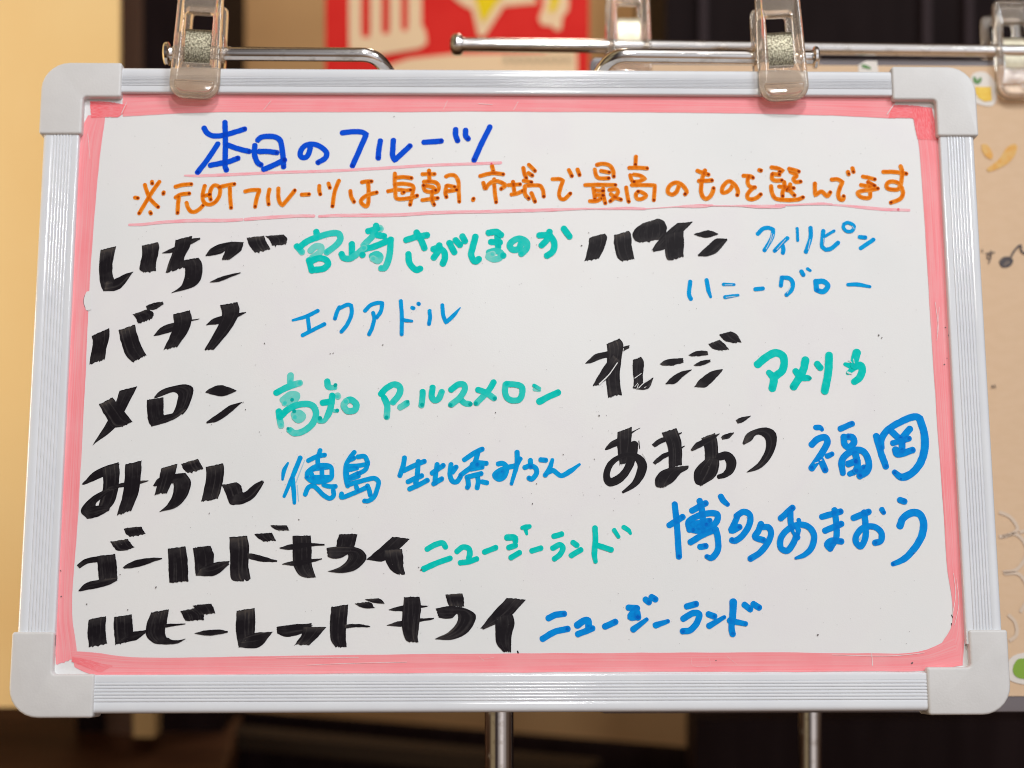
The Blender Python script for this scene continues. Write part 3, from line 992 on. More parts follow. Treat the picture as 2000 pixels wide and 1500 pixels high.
  ('S',[(-10266,6469,311),(-10154,6356,311),(-10003,6167,311)],1,0.5,1),
  ('S',[(-10136,6412,311),(-9795,6697,311),(-9214,6945,311),(-8558,7118,312),(-8264,7081,312),(-8186,6853,311),(-8364,6550,311),(-8833,6170,311)],1,0.6,1),
  ('S',[(-9603,6244,311),(-9351,6471,311),(-9094,6434,311),(-9127,6207,311),(-9523,5904,311)],0.45,0.4,1),
  ('S',[(-9667,5791,310),(-9510,5264,310)],1,1,1),
  ('S',[(-9628,5696,310),(-9266,5867,311),(-8900,5830,311),(-8750,5604,310),(-8965,5378,310),(-9474,5301,310)],1,1,1),
  ('S',[(-7633,6590,311),(-7625,6098,311)],1,1,1),
  ('S',[(-8119,6096,311),(-8024,5908,311),(-7731,5871,311),(-7369,6098,311),(-7044,6402,311)],1,0.5,1),
  ('S',[(-7131,6061,311),(-7112,6042,311)],1,1,1),
  ('S',[(-6305,7390,312),(-6268,7333,312)],0.4,0.4,1),
  ('S',[(-6872,7218,312),(-6433,7352,312)],1,1,1),
  ('S',[(-6490,7504,312),(-6613,7047,312),(-7082,6515,311)],1,0.5,1),
  ('S',[(-6429,7029,312),(-6098,6973,312)],1,1,1),
  ('S',[(-7116,6307,311),(-6532,6479,311),(-5876,6765,312)],1,1,1),
  ('S',[(-5784,6822,312),(-5831,6065,311),(-5936,5649,311),(-6079,5404,311),(-6226,5392,311)],1,0.7,1),
  ('S',[(-6672,5987,311),(-6454,6101,311),(-6269,5950,311),(-6376,5761,311),(-6634,5874,311)],0.8,0.4,1),
  ('S',[(-5050,6786,312),(-4593,6939,312),(-4042,7036,312)],1,1,1),
  ('S',[(-4558,7167,312),(-4334,6788,312),(-4166,6391,312)],1,1,1),
  ('S',[(-4934,6105,311),(-4875,5652,311),(-4543,5313,311),(-4360,5389,311)],1,1,1),
  ('S',[(-3750,6335,312),(-3475,6449,312)],1,1,1),
  ('S',[(-3458,6544,312),(-3511,6260,312),(-3729,5919,312)],1,1,1),
  ('S',[(-3402,6374,312),(-3217,6185,312),(-3197,5883,312),(-3287,5618,311)],1,1,1),
  ('S',[(-2981,6659,312),(-2740,6186,312)],1,1,1),
  ('S',[(-2687,6793,312),(-2466,6547,312)],1,1,1),
  ('S',[(-2357,6984,313),(-2228,6737,312)],1,1,1),
  ('S',[(-1732,6967,313),(-1860,6454,312),(-1932,6037,312),(-1748,5735,312),(-1565,5868,312)],1,1,1),
  ('S',[(-1107,7158,313),(-720,7198,313),(-499,7046,313)],1,1,1),
  ('S',[(-996,6703,313),(-555,6685,313)],1,1,1),
  ('S',[(-683,7046,313),(-647,6457,312)],1,1,1),
  ('S',[(-1088,6191,312),(-794,6267,312),(-501,6154,312),(-574,5927,312),(-868,5851,312),(-1125,6001,312),(-905,6115,312)],0.8,0.35,1),
  ('S',[(-409,6041,312),(-391,6033,312)],1,1,1),
  ('S',[(457,6650,313),(345,6384,313),(51,6326,312),(-96,6534,313),(89,6782,313),(421,6878,313),(714,6689,313),(713,6385,313),(455,6119,312)],0.9,0.8,1),
  ('S',[(1324,7032,313),(1785,7072,313)],1,1,1),
  ('S',[(1822,7224,313),(1709,6843,313),(1431,6539,313)],1,1,1),
  ('S',[(1821,7072,313),(2040,6692,313),(1982,6275,313),(1686,6028,313)],1,1,1),
  ('S',[(2506,7378,314),(2779,6979,313)],1,1,1),
 ]),
 'banana': ('black', [
  ('Q',[(-19794,2087),(-19741,1644),(-19815,1152),(-19843,711)],[(-19008,2458),(-18968,2088),(-19087,1497),(-19113,982)],1,1),
  ('Q',[(-18562,2360),(-18430,1842),(-18162,1155),(-17836,812)],[(-17789,2642),(-17647,2090),(-17408,1499),(-17193,1156)],1,1),
  ('Q',[(-17920,3127),(-17753,2929),(-17656,2682)],[(-17240,3376),(-16944,3203),(-16982,2931)],1,1),
  ('Q',[(-17318,3525),(-16962,3675),(-16530,3750)],[(-17238,3327),(-16854,3377),(-16478,3626)],1,1),
  ('Q',[(-16902,2091),(-16580,2486),(-15963,2735),(-14789,2925)],[(-16830,2081),(-16139,2265),(-15480,2686),(-14787,2890)],1,1),
  ('Q',[(-16016,3131),(-15963,2735),(-16088,2191),(-16420,1402)],[(-15236,3330),(-15125,2884),(-15275,2340),(-15777,1551)],1,1),
  ('Q',[(-14465,2613),(-14137,2911),(-13659,3075),(-12578,3251)],[(-14417,2604),(-13792,2689),(-12838,3062),(-12577,3221)],1,1),
  ('Q',[(-13819,3581),(-13709,3135),(-13931,2491),(-14499,1405)],[(-13002,3732),(-12894,3335),(-13162,2591),(-14043,1430)],1,1),
 ]),
 'banana_origin': ('sky', [
  ('S',[(-10368,2853,126),(-9744,3043,194),(-9193,3317,194)],1,1,1),
  ('S',[(-9672,3068,194),(-9631,2745,193),(-9586,2399,193)],1,1,1),
  ('S',[(-9894,2126,193),(-9392,2399,193),(-8866,2672,193)],1,1,1),
  ('S',[(-8178,3493,194),(-8295,3244,194),(-8377,2936,194)],1,1,1),
  ('S',[(-8178,3443,194),(-7768,3618,194),(-7622,3569,194,1),(-7592,3196,194),(-7801,2649,194),(-8062,2302,193)],1,1,1),
  ('S',[(-6964,3321,194),(-6701,3595,194),(-6363,3705,194),(-6144,3696,194,1),(-6212,3298,194),(-6402,2999,194)],1,1,1),
  ('S',[(-6575,3222,194),(-6523,2949,194),(-6614,2503,194),(-6754,2181,193)],1,1,1),
  ('S',[(-5271,3797,194),(-5214,3001,194),(-5216,2183,194)],1,1,1),
  ('S',[(-5165,2877,194),(-4728,2818,126)],1,1,1),
  ('S',[(-4734,3474,194),(-4661,3450,194)],1,1,1),
  ('S',[(-4444,3674,194),(-4410,3649,194)],1,1,1),
  ('S',[(-3907,3327,194),(-3880,3003,194),(-3927,2681,194)],1,1,1),
  ('S',[(-3301,3602,194),(-3250,3104,194),(-3127,2756,194,1),(-2764,3105,194),(-2450,3479,58)],1,1,1),
 ]),
 'melon': ('black', [
  ('Q',[(-18379,-532),(-18505,-945),(-18891,-1963),(-19507,-3071)],[(-17576,-322),(-18102,-1479),(-18543,-2301),(-19506,-3096)],1,1),
  ('Q',[(-19329,-1188),(-18944,-1818),(-18641,-2253),(-18213,-2252)],[(-18700,-848),(-18449,-1139),(-18048,-1624),(-17723,-2011)],1,1),
  ('Q',[(-17087,-968),(-17079,-1429),(-16960,-2059),(-16834,-2228)],[(-16314,-846),(-16301,-1186),(-16269,-1671),(-16139,-1729)],1,1),
  ('Q',[(-16767,-847),(-16516,-555),(-15855,-310),(-15284,-237),(-14969,-358),(-14957,-699),(-15219,-1428),(-15379,-1647)],[(-16694,-895),(-16364,-773),(-16035,-627),(-15797,-603),(-15649,-749),(-15664,-992),(-15857,-1598),(-15950,-1671)],1,1),
  ('Q',[(-16834,-2228),(-16457,-2131),(-15799,-1889),(-15219,-1428)],[(-16795,-2010),(-16235,-1696),(-15881,-1599),(-15533,-1332)],1,1),
  ('Q',[(-14386,-602),(-14082,-382),(-13679,-270),(-12930,-503)],[(-14362,-626),(-13687,-796),(-13259,-698),(-12929,-532)],1,1),
  ('Q',[(-14294,-2009),(-13757,-1622),(-13243,-1257),(-12651,-1063)],[(-14267,-2096),(-13794,-1985),(-13186,-1573),(-12650,-1092)],1,1),
 ]),
 'melon_origin': ('teal', [
  ('S',[(-10413,214,306),(-10427,-135,306)],0.5,0.5,1),
  ('S',[(-11070,-629,305),(-10537,-355,306),(-9966,-153,306)],1,0.5,1),
  ('S',[(-10757,-976,305),(-10386,-702,306),(-10097,-738,306),(-10165,-939,305),(-10664,-1122,305)],0.45,0.45,1),
  ('S',[(-10924,-1505,305),(-10881,-1814,305),(-10800,-2195,304)],1,0.4,1),
  ('S',[(-10863,-1778,305),(-10442,-1377,305),(-9801,-1158,305),(-9368,-1231,305),(-9182,-1595,305),(-9351,-2104,305),(-9774,-2449,304),(-10166,-2540,304),(-10402,-2395,304)],1,0.55,1),
  ('S',[(-10221,-1668,305),(-10007,-1577,305),(-9789,-1741,305),(-10000,-1923,305),(-10182,-1777,305)],0.5,0.45,1),
  ('D',(-10315,-958,180)),
  ('D',(-10206,-1505,194)),
  ('D',(-10475,-2322,143)),
  ('S',[(-8689,-78,306),(-8630,-335,306),(-8305,-389,216)],0.9,0.5,1),
  ('D',(-8297,-254,187)),
  ('S',[(-8886,-1103,305),(-8474,-1029,306)],1,1,1),
  ('S',[(-8209,-755,306),(-8172,-810,306)],0.4,0.4,1),
  ('S',[(-8443,-755,306),(-8472,-1121,306),(-8607,-1631,305),(-8816,-1959,215),(-8996,-1941,305)],1,0.6,1),
  ('S',[(-8322,-1485,180),(-8196,-1485,180)],0.6,0.6,1),
  ('D',(-8197,-1467,194)),
  ('D',(-8998,-1831,215)),
  ('S',[(-7791,-1029,306),(-7576,-956,306),(-7302,-1193,306),(-7389,-1448,305),(-7711,-1485,305),(-7895,-1230,306),(-7791,-1029,306)],0.9,0.5,1),
  ('S',[(-6158,-681,306),(-5926,-424,306),(-5532,-222,307),(-5278,-350,307),(-5293,-680,306),(-5595,-1082,306)],1,0.7,1),
  ('S',[(-6011,-863,306),(-5863,-1192,306),(-5875,-1775,305)],1,0.5,1),
  ('D',(-5892,-1794,187)),
  ('S',[(-5250,-1320,306),(-4946,-1119,306)],0.5,0.7,1),
  ('D',(-4893,-1045,159)),
  ('S',[(-4205,-569,289),(-4221,-935,288),(-4254,-1228,288)],1,0.6,1),
  ('D',(-4219,-1191,202)),
  ('S',[(-3738,-367,289),(-3771,-825,289),(-3625,-990,288),(-3446,-898,289),(-3303,-569,289)],1,0.7,1),
  ('S',[(-2870,-477,289),(-2510,-219,289),(-2257,-238,289),(-2220,-458,289),(-2472,-861,289),(-2867,-1190,288)],1,0.6,1),
  ('D',(-2903,-1209,209)),
  ('S',[(-2436,-934,289),(-2219,-1117,289),(-2002,-1153,289)],1,0.6,1),
  ('D',(-1948,-1153,209)),
  ('S',[(-865,-108,289),(-1064,-457,289),(-1677,-1116,289)],1,0.6,1),
  ('D',(-1706,-1135,209)),
  ('S',[(-1606,-475,289),(-1245,-604,289),(-847,-878,289)],1,0.6,1),
  ('D',(-811,-896,209)),
  ('S',[(-304,-217,289),(-323,-566,289),(-233,-859,289),(20,-987,289),(345,-932,289),(472,-676,289),(455,-345,290),(202,-235,290),(-268,-199,290)],0.8,0.9,1),
  ('S',[(1035,-271,181),(1288,-418,181)],1,0.5,1),
  ('S',[(1052,-455,181),(1287,-492,181)],0.4,0.4,1),
  ('S',[(1284,-1041,333),(1683,-821,307),(2173,-601,308)],1,1,1),
 ]),
 'mandarin': ('black', [
  ('Q',[(-19943,-4937),(-19540,-4461),(-19057,-4150),(-18286,-3911)],[(-19871,-4956),(-19430,-4795),(-19037,-4604),(-18263,-4461)],1,1),
  ('Q',[(-19057,-4150),(-18974,-4652),(-18985,-5271),(-19132,-5983),(-19110,-6172)],[(-18296,-3911),(-18214,-4509),(-18277,-5271),(-18487,-5888),(-18848,-6244)],1,1),
  ('Q',[(-18755,-5128),(-18986,-5247),(-19491,-5556),(-19935,-6148),(-19635,-6541)],[(-18144,-5057),(-18607,-5271),(-19017,-5603),(-19265,-5864),(-19109,-6196)],1,1),
  ('Q',[(-19635,-6541),(-19169,-6442),(-18617,-6149)],[(-19842,-6124),(-19191,-5935),(-18577,-5983)],1,1),
  ('Q',[(-18757,-5081),(-18151,-4890),(-17541,-4795),(-16880,-4753)],[(-18611,-5176),(-17956,-5043),(-17252,-4915),(-16879,-4786)],1,1),
  ('Q',[(-17974,-4007),(-17976,-4557),(-18035,-5414),(-18277,-6400)],[(-17233,-3830),(-17223,-4461),(-17329,-5367),(-17627,-6173)],1,1),
  ('Q',[(-16658,-4996),(-16411,-4653),(-15661,-4462),(-15189,-4404)],[(-16586,-5043),(-16398,-5010),(-15929,-4891),(-15455,-4939)],1,1),
  ('Q',[(-15716,-4915),(-15688,-5034),(-15765,-5510),(-15987,-5914),(-16306,-6198)],[(-15189,-4404),(-14915,-4796),(-15058,-5463),(-15466,-5962),(-16282,-6217)],1,1),
  ('Q',[(-16310,-4199),(-16407,-4748),(-16561,-5439)],[(-15559,-3974),(-15681,-4557),(-15985,-5320)],1,1),
  ('Q',[(-15393,-3974),(-15290,-4223),(-15070,-4414)],[(-14618,-3744),(-14492,-3983),(-14342,-4223)],1,1),
  ('Q',[(-14250,-4118),(-14210,-4653),(-14310,-5226),(-14425,-5749)],[(-13449,-3960),(-13392,-4271),(-13465,-4988),(-13636,-5607)],1,1),
  ('Q',[(-13490,-4964),(-13263,-5417),(-13061,-5868),(-12870,-5916)],[(-12806,-4845),(-12613,-4964),(-12485,-5322),(-12413,-5369)],1,1),
  ('Q',[(-13061,-5868),(-12588,-5869),(-12028,-5608),(-11526,-4869)],[(-12885,-5417),(-12415,-5298),(-12044,-4988),(-11624,-4740)],1,1),
 ]),
 'mandarin_origin': ('sky', [
  ('S',[(-10444,-3942,107),(-10614,-4284,207),(-10676,-4714,121)],1,1,1),
  ('S',[(-9879,-3690,221),(-10182,-4499,221),(-10586,-5501,156)],1,1,1),
  ('S',[(-10214,-4678,221),(-10148,-5216,220),(-10100,-5805,170)],1,1,1),
  ('S',[(-9669,-3816,43),(-10050,-4840,43)],0.35,0.35,1),
  ('S',[(-9986,-5001,50),(-9907,-5716,36)],0.35,0.35,1),
  ('S',[(-9501,-3834,221),(-9094,-3636,221),(-8738,-3564,222)],1,1,1),
  ('S',[(-8957,-3347,222),(-9057,-3708,221),(-9050,-4068,221)],1,1,1),
  ('S',[(-9540,-4535,221),(-9525,-4392,221),(-9192,-4122,221),(-8694,-4050,221),(-8442,-4140,221),(-8395,-4392,221),(-8450,-4679,221),(-9249,-4822,221),(-9556,-4607,221)],1,1,1),
  ('S',[(-9365,-4392,221),(-9253,-4643,221)],1,1,1),
  ('S',[(-9191,-4140,221),(-9261,-4248,221)],1,1,1),
  ('S',[(-8863,-4140,221),(-8842,-4679,221)],1,1,1),
  ('S',[(-9254,-4607,221),(-8470,-4607,221)],1,1,1),
  ('S',[(-9368,-4230,221),(-8478,-4122,221)],1,1,1),
  ('S',[(-9611,-5413,220),(-9458,-5073,221),(-9245,-5019,221),(-8992,-5216,221),(-8739,-5467,220),(-8452,-5592,220),(-8294,-5467,221),(-8316,-5217,221)],1,1,1),
  ('S',[(-8766,-4966,221),(-8533,-5037,221),(-8213,-5038,221)],1,1,1),
  ('S',[(-7364,-3438,222),(-7592,-3744,222),(-7747,-4068,221),(-7738,-4679,221),(-7643,-5020,221)],1,1,1),
  ('S',[(-7200,-3654,222),(-6879,-3636,222),(-6732,-3925,222)],1,1,1),
  ('S',[(-7591,-3816,222),(-7378,-3708,222)],1,1,1),
  ('S',[(-7622,-4086,221),(-7194,-4069,221),(-6731,-3997,222)],1,1,1),
  ('S',[(-6732,-3925,222),(-6834,-4248,221),(-7117,-4428,221)],1,1,1),
  ('S',[(-7690,-4284,221),(-7228,-4176,221)],1,1,1),
  ('S',[(-7706,-4428,221),(-7684,-4679,221)],1,1,1),
  ('S',[(-7612,-4715,221),(-7151,-4554,221)],1,1,1),
  ('S',[(-7543,-4608,221),(-7189,-4428,221)],1,1,1),
  ('S',[(-7644,-4966,221),(-7218,-4841,221),(-6756,-4716,221),(-6400,-4662,221),(-6220,-4823,221),(-6287,-5182,221),(-6425,-5539,221),(-6707,-5718,221),(-6867,-5718,221)],1,1,1),
  ('S',[(-7922,-5378,221),(-7937,-5539,221),(-7388,-5360,221),(-6751,-5074,221)],1,1,1),
  ('S',[(-7251,-5038,221),(-7176,-5253,221)],1,1,1),
  ('S',[(-6735,-5002,221),(-6661,-5182,221),(-6586,-5468,221)],1,1,1),
  ('S',[(-5029,-3696,239),(-5074,-4033,238),(-5235,-4537,238)],1,1,1),
  ('S',[(-5047,-4297,238),(-4501,-4033,238),(-4097,-3865,239)],1,1,1),
  ('S',[(-4383,-3865,239),(-4426,-4513,238),(-4494,-4896,238)],1,1,1),
  ('S',[(-4852,-4824,238),(-4449,-4633,238),(-4211,-4537,238)],1,1,1),
  ('S',[(-4777,-5159,238),(-4351,-4968,238),(-3948,-4753,238)],1,1,1),
  ('S',[(-3500,-4009,239),(-3568,-4465,238),(-3590,-4896,238)],1,1,1),
  ('S',[(-3736,-4417,238),(-3213,-4057,239)],1,1,1),
  ('S',[(-3661,-4920,238),(-3281,-4681,238)],1,1,1),
  ('S',[(-2855,-4009,239),(-2901,-4513,238),(-2780,-4801,238),(-2589,-4825,238),(-2423,-4609,238)],1,1,1),
  ('S',[(-2782,-4369,239),(-2616,-4129,239)],1,1,1),
  ('S',[(-2235,-3793,239),(-1781,-3480,239),(-1399,-3287,239)],1,1,1),
  ('S',[(-1590,-3408,239),(-1781,-3985,239),(-2400,-4513,238)],1,1,1),
  ('S',[(-1685,-3913,239),(-1207,-3961,239)],1,1,1),
  ('S',[(-1923,-4226,239),(-1398,-4130,239)],1,1,1),
  ('S',[(-1828,-4033,334),(-1637,-4034,287)],1,1,1),
  ('S',[(-2113,-4609,238),(-1446,-4442,239)],1,1,1),
  ('S',[(-2065,-4705,238),(-2041,-4993,238),(-2088,-5088,238)],1,1,1),
  ('S',[(-1637,-4514,239),(-1588,-4801,238),(-1636,-5112,238)],1,1,1),
  ('S',[(-1398,-4825,238),(-1183,-4873,238)],1,1,1),
  ('S',[(-658,-3986,239),(-442,-3962,239),(-251,-4154,239),(-396,-4610,239),(-634,-4706,239),(-825,-4514,239),(-586,-4298,239),(-204,-4154,239),(179,-4034,239),(371,-3745,239)],1,1,1),
  ('S',[(-730,-4562,286),(-443,-4370,287)],1,1,1),
  ('S',[(229,-3432,239),(227,-3938,239),(-38,-4922,172)],1,1,1),
  ('S',[(585,-4154,239),(849,-4082,239),(1087,-4178,239),(1134,-4419,239),(893,-4706,239),(774,-4649,239)],1,1,1),
  ('S',[(850,-3817,239),(872,-4130,239)],1,1,1),
  ('S',[(1329,-3793,239),(1568,-3817,239)],1,1,1),
  ('S',[(1879,-3793,172),(1733,-4226,239),(1539,-4515,239)],1,1,1),
  ('S',[(1708,-4371,239),(1900,-4299,239),(2280,-4539,239),(2713,-4323,239),(3147,-4010,125)],1,1,1),
 ]),
 'gold_kiwi': ('black', [
  ('Q',[(-17923,-6977),(-17820,-7213),(-17625,-7378)],[(-17128,-6883),(-17026,-7072),(-16903,-7237)],1,1),
  ('Q',[(-18532,-7588),(-18358,-7824),(-18210,-7988),(-17741,-7989)],[(-17716,-7458),(-17566,-7684),(-17467,-7801),(-17372,-7834)],1,1),
  ('Q',[(-20006,-8665),(-19645,-8385),(-18996,-8236),(-18273,-8162)],[(-19859,-8820),(-19495,-8596),(-19077,-8526),(-18242,-8340)],1,1),
  ('Q',[(-19098,-8254),(-19047,-8667),(-18952,-9460)],[(-18273,-8162),(-18184,-8621),(-18119,-9275)],1,1),
  ('Q',[(-19882,-9831),(-19594,-9506),(-18949,-9320),(-18121,-9228)],[(-19811,-9854),(-19210,-9739),(-18471,-9554),(-18116,-9345)],1,1),
  ('Q',[(-17897,-8762),(-17440,-8482),(-16743,-8342),(-16110,-8329)],[(-17824,-8823),(-17242,-8763),(-16502,-8506),(-16109,-8371)],1,1),
  ('Q',[(-15858,-7921),(-15820,-8578),(-15741,-9466)],[(-15049,-7804),(-14960,-8344),(-14868,-9420)],1,1),
  ('Q',[(-14718,-7875),(-14629,-8439),(-14549,-9150)],[(-13922,-7773),(-13755,-8158),(-13750,-8768)],1,1),
  ('Q',[(-14549,-9150),(-13669,-9133),(-13027,-8628)],[(-14380,-8861),(-13733,-8557),(-13032,-8478)],1,1),
  ('Q',[(-13064,-7383),(-12998,-8347),(-12938,-9284),(-12769,-9433)],[(-12241,-7313),(-12132,-7878),(-12142,-8723),(-12022,-9355)],1,1),
  ('Q',[(-12243,-8113),(-11818,-8184),(-10823,-8467)],[(-12237,-8348),(-11810,-8466),(-11339,-8528),(-10845,-8528)],1,1),
  ('Q',[(-11937,-7242),(-11743,-7431),(-11504,-7573)],[(-11113,-7182),(-11015,-7361),(-10916,-7541)],1,1),
  ('Q',[(-11193,-6832),(-11047,-6984),(-10809,-7088)],[(-10413,-6852),(-10364,-6961),(-10328,-7079)],1,1),
  ('Q',[(-10153,-7325),(-10131,-7881),(-10091,-8633),(-9774,-9148),(-9443,-9266)],[(-9318,-7316),(-9259,-7882),(-9244,-8634),(-9119,-9009),(-9044,-9243)],1,1),
  ('Q',[(-10753,-7880),(-10416,-7763),(-9712,-7646),(-8673,-7704)],[(-10695,-7927),(-10129,-7966),(-9237,-7811),(-8672,-7779)],1,1),
  ('Q',[(-10608,-8623),(-10305,-8515),(-9695,-8445),(-8779,-8362)],[(-10584,-8651),(-9925,-8703),(-9222,-8549),(-8778,-8409)],1,1),
  ('Q',[(-7997,-7247),(-8087,-7506),(-8129,-7836)],[(-7170,-7247),(-7236,-7602),(-7325,-7922)],1,1),
  ('Q',[(-8576,-7883),(-7822,-7813),(-6971,-7955),(-6721,-8309),(-6914,-8637),(-7240,-8895),(-7802,-9034),(-8485,-8972)],[(-8521,-8283),(-8237,-8377),(-7768,-8284),(-7628,-8143),(-7556,-8260),(-7646,-8495),(-7995,-8776),(-8462,-8944)],1,1),
  ('Q',[(-5538,-7367),(-6169,-7933),(-6729,-8403)],[(-4733,-7472),(-5225,-7934),(-5973,-8498),(-6705,-8436)],1,1),
  ('Q',[(-5932,-7980),(-5880,-8404),(-5592,-8921),(-5354,-9085)],[(-5107,-7934),(-5032,-8358),(-5028,-8734),(-4954,-9119)],1,1),
 ]),
 'gold_kiwi_origin': ('teal', [
  ('S',[(-3944,-7952,260),(-3582,-7745,260),(-3218,-7668,260),(-3087,-7850,260)],1,1,1),
  ('S',[(-4094,-8857,290),(-3524,-8600,260),(-2876,-8368,260)],1,1,1),
  ('S',[(-2566,-8058,260),(-2280,-7851,260),(-2020,-7929,260),(-1967,-8188,260),(-2019,-8343,260)],1,1,1),
  ('S',[(-2408,-8576,260),(-2018,-8525,260),(-1655,-8396,260)],1,1,1),
  ('S',[(-1291,-8085,260),(-770,-7878,260)],1,1,1),
  ('S',[(-248,-7411,303),(117,-7438,303),(143,-7594,261)],1,1,1),
  ('S',[(-171,-7879,261),(142,-7776,261)],1,1,1),
  ('S',[(-68,-8346,260),(323,-8113,260)],1,1,1),
  ('S',[(458,-6969,199),(615,-6943,261),(798,-6901,209)],1,1,1),
  ('S',[(614,-7047,209),(666,-7256,136)],1,1,1),
  ('S',[(897,-8036,261),(1315,-7907,261)],1,1,1),
  ('S',[(1919,-7361,261),(2285,-7258,261)],1,1,1),
  ('S',[(1862,-7908,261),(2203,-7752,261),(2332,-7882,261),(2199,-8194,261),(1937,-8401,261)],1,1,1),
  ('S',[(2804,-7649,261),(2986,-7779,261)],1,1,1),
  ('S',[(2720,-8246,261),(3166,-7987,261)],1,1,1),
  ('S',[(3831,-6972,262),(3850,-7520,261),(3790,-8196,261),(3838,-8533,209)],1,1,1),
  ('S',[(3926,-7780,261),(4576,-7989,261)],1,1,1),
  ('S',[(4719,-7077,209),(4924,-7391,178)],1,1,1),
  ('S',[(5166,-6947,230),(5400,-7104,209),(5476,-7235,147)],1,1,1),
 ]),
 'ruby_kiwi': ('black', [
  ('Q',[(-19340,-11130),(-19372,-11706),(-19283,-12397)],[(-18562,-10970),(-18562,-11651),(-18462,-12226)],1,1),
  ('Q',[(-18211,-11028),(-18184,-11652),(-18101,-12256)],[(-17401,-10903),(-17336,-11365),(-17268,-12057)],1,1),
  ('Q',[(-18101,-12256),(-17526,-12142),(-17152,-12057),(-16729,-11741)],[(-17652,-11883),(-17312,-11682),(-17081,-11654),(-16705,-11597)],1,1),
  ('Q',[(-16531,-10818),(-16712,-11424),(-16694,-11885),(-16363,-12203),(-15780,-12256)],[(-15721,-10674),(-15787,-11253),(-15858,-11714),(-15732,-11974),(-15497,-12061)],1,1),
  ('Q',[(-16363,-12203),(-15780,-12262),(-15259,-12205),(-14917,-12022)],[(-15733,-11945),(-15497,-12061),(-15206,-12062),(-14918,-11999)],1,1),
  ('Q',[(-15930,-11339),(-14941,-11318)],[(-15923,-11512),(-14940,-11353)],1,1),
  ('Q',[(-15181,-10762),(-15068,-10994),(-14945,-11197)],[(-14498,-10619),(-14139,-10909),(-14101,-11170)],1,1),
  ('Q',[(-14648,-10503),(-14496,-10677),(-14284,-10938)],[(-13804,-10417),(-13681,-10621),(-13604,-10853)],1,1),
  ('Q',[(-14518,-11764),(-14057,-11632),(-13476,-11587),(-13008,-11663)],[(-14460,-11787),(-13933,-11863),(-13353,-11807),(-13006,-11727)],1,1),
  ('Q',[(-12627,-10739),(-12649,-11606),(-12492,-12402)],[(-11812,-10624),(-11768,-11204),(-11803,-12070)],1,1),
  ('Q',[(-12492,-12402),(-11562,-12387),(-10979,-11731)],[(-12301,-11953),(-11753,-11753),(-10997,-11703)],1,1),
  ('Q',[(-10787,-11466),(-9984,-11370),(-9225,-11325)],[(-10762,-11784),(-10321,-11929),(-9189,-11672)],1,1),
  ('Q',[(-9602,-11469),(-9625,-11787),(-9963,-12293)],[(-8521,-11500),(-8864,-11904),(-9293,-12306)],1,1),
  ('Q',[(-8304,-10573),(-8362,-11269),(-8306,-12078),(-8097,-12378)],[(-7533,-10470),(-7590,-11271),(-7627,-11849),(-7584,-12397)],1,1),
  ('Q',[(-7705,-11375),(-7062,-11359),(-6505,-11453)],[(-7702,-11548),(-7060,-11503),(-6534,-11499)],1,1),
  ('Q',[(-7252,-10430),(-7015,-10576),(-6721,-10646),(-6341,-10635)],[(-6608,-10344),(-6431,-10449),(-6371,-10577),(-6311,-10618)],1,1),
  ('Q',[(-6786,-10239),(-6550,-10344),(-6255,-10414),(-5903,-10444)],[(-6141,-10188),(-6023,-10258),(-5934,-10345),(-5892,-10403)],1,1),
  ('Q',[(-4997,-10143),(-5048,-10870),(-5071,-11508),(-4861,-12115),(-4714,-12173)],[(-4275,-10127),(-4201,-10581),(-4282,-11394),(-4336,-11972),(-4305,-12192)],1,1),
  ('Q',[(-5695,-10712),(-5257,-10579),(-4612,-10493),(-3907,-10535)],[(-5665,-10741),(-5079,-10783),(-4259,-10651),(-3907,-10582)],1,1),
  ('Q',[(-5775,-11408),(-5191,-11247),(-4489,-11132),(-3610,-11082)],[(-5745,-11437),(-5072,-11479),(-4254,-11266),(-3610,-11140)],1,1),
  ('Q',[(-3088,-10018),(-2998,-10351),(-2909,-10572)],[(-2323,-9973),(-2234,-10236),(-2234,-10574)],1,1),
  ('Q',[(-3525,-10670),(-2909,-10555),(-2145,-10673),(-1686,-10964),(-1762,-11341),(-2142,-11804),(-2785,-12074),(-3546,-12055)],[(-3376,-11077),(-3082,-11135),(-2731,-11078),(-2585,-10864),(-2496,-10992),(-2612,-11397),(-2962,-11744),(-3517,-12020)],1,1),
  ('Q',[(-263,-10181),(-970,-10937),(-1469,-11562)],[(608,-10270),(-148,-11055),(-1322,-11609)],1,1),
  ('Q',[(-794,-11053),(-794,-11575),(-736,-12269),(-444,-12616)],[(-30,-10910),(87,-11287),(-62,-11982),(-64,-12663)],1,1),
 ]),
 'ruby_kiwi_origin': ('azure', [
  ('S',[(1640,-11116,292),(1993,-10957,292),(2372,-10915,292)],1,1,1),
  ('S',[(1364,-12049,291),(1933,-11731,292),(2528,-11599,292)],1,1,1),
  ('S',[(2962,-11440,325),(3289,-11227,325),(3463,-11227,325),(3475,-11548,303)],1,1,1),
  ('S',[(2986,-11840,292),(3664,-11575,292)],1,1,1),
  ('S',[(4233,-11496,292),(4724,-11283,292)],1,1,1),
  ('S',[(5330,-10642,293),(5736,-10670,293)],1,1,1),
  ('S',[(5681,-10696,293),(5404,-11071,293),(5729,-11072,293)],1,1,1),
  ('S',[(5733,-10857,293),(5767,-11098,293)],1,1,1),
  ('S',[(5531,-11632,292),(6161,-11179,195)],1,1,1),
  ('S',[(6123,-10268,293),(6284,-10402,293)],1,1,1),
  ('S',[(6397,-10161,294),(6585,-10269,294)],1,1,1),
  ('S',[(6563,-11448,293),(7136,-11262,206)],1,1,1),
  ('S',[(8019,-10594,294),(8457,-10476,294)],1,1,1),
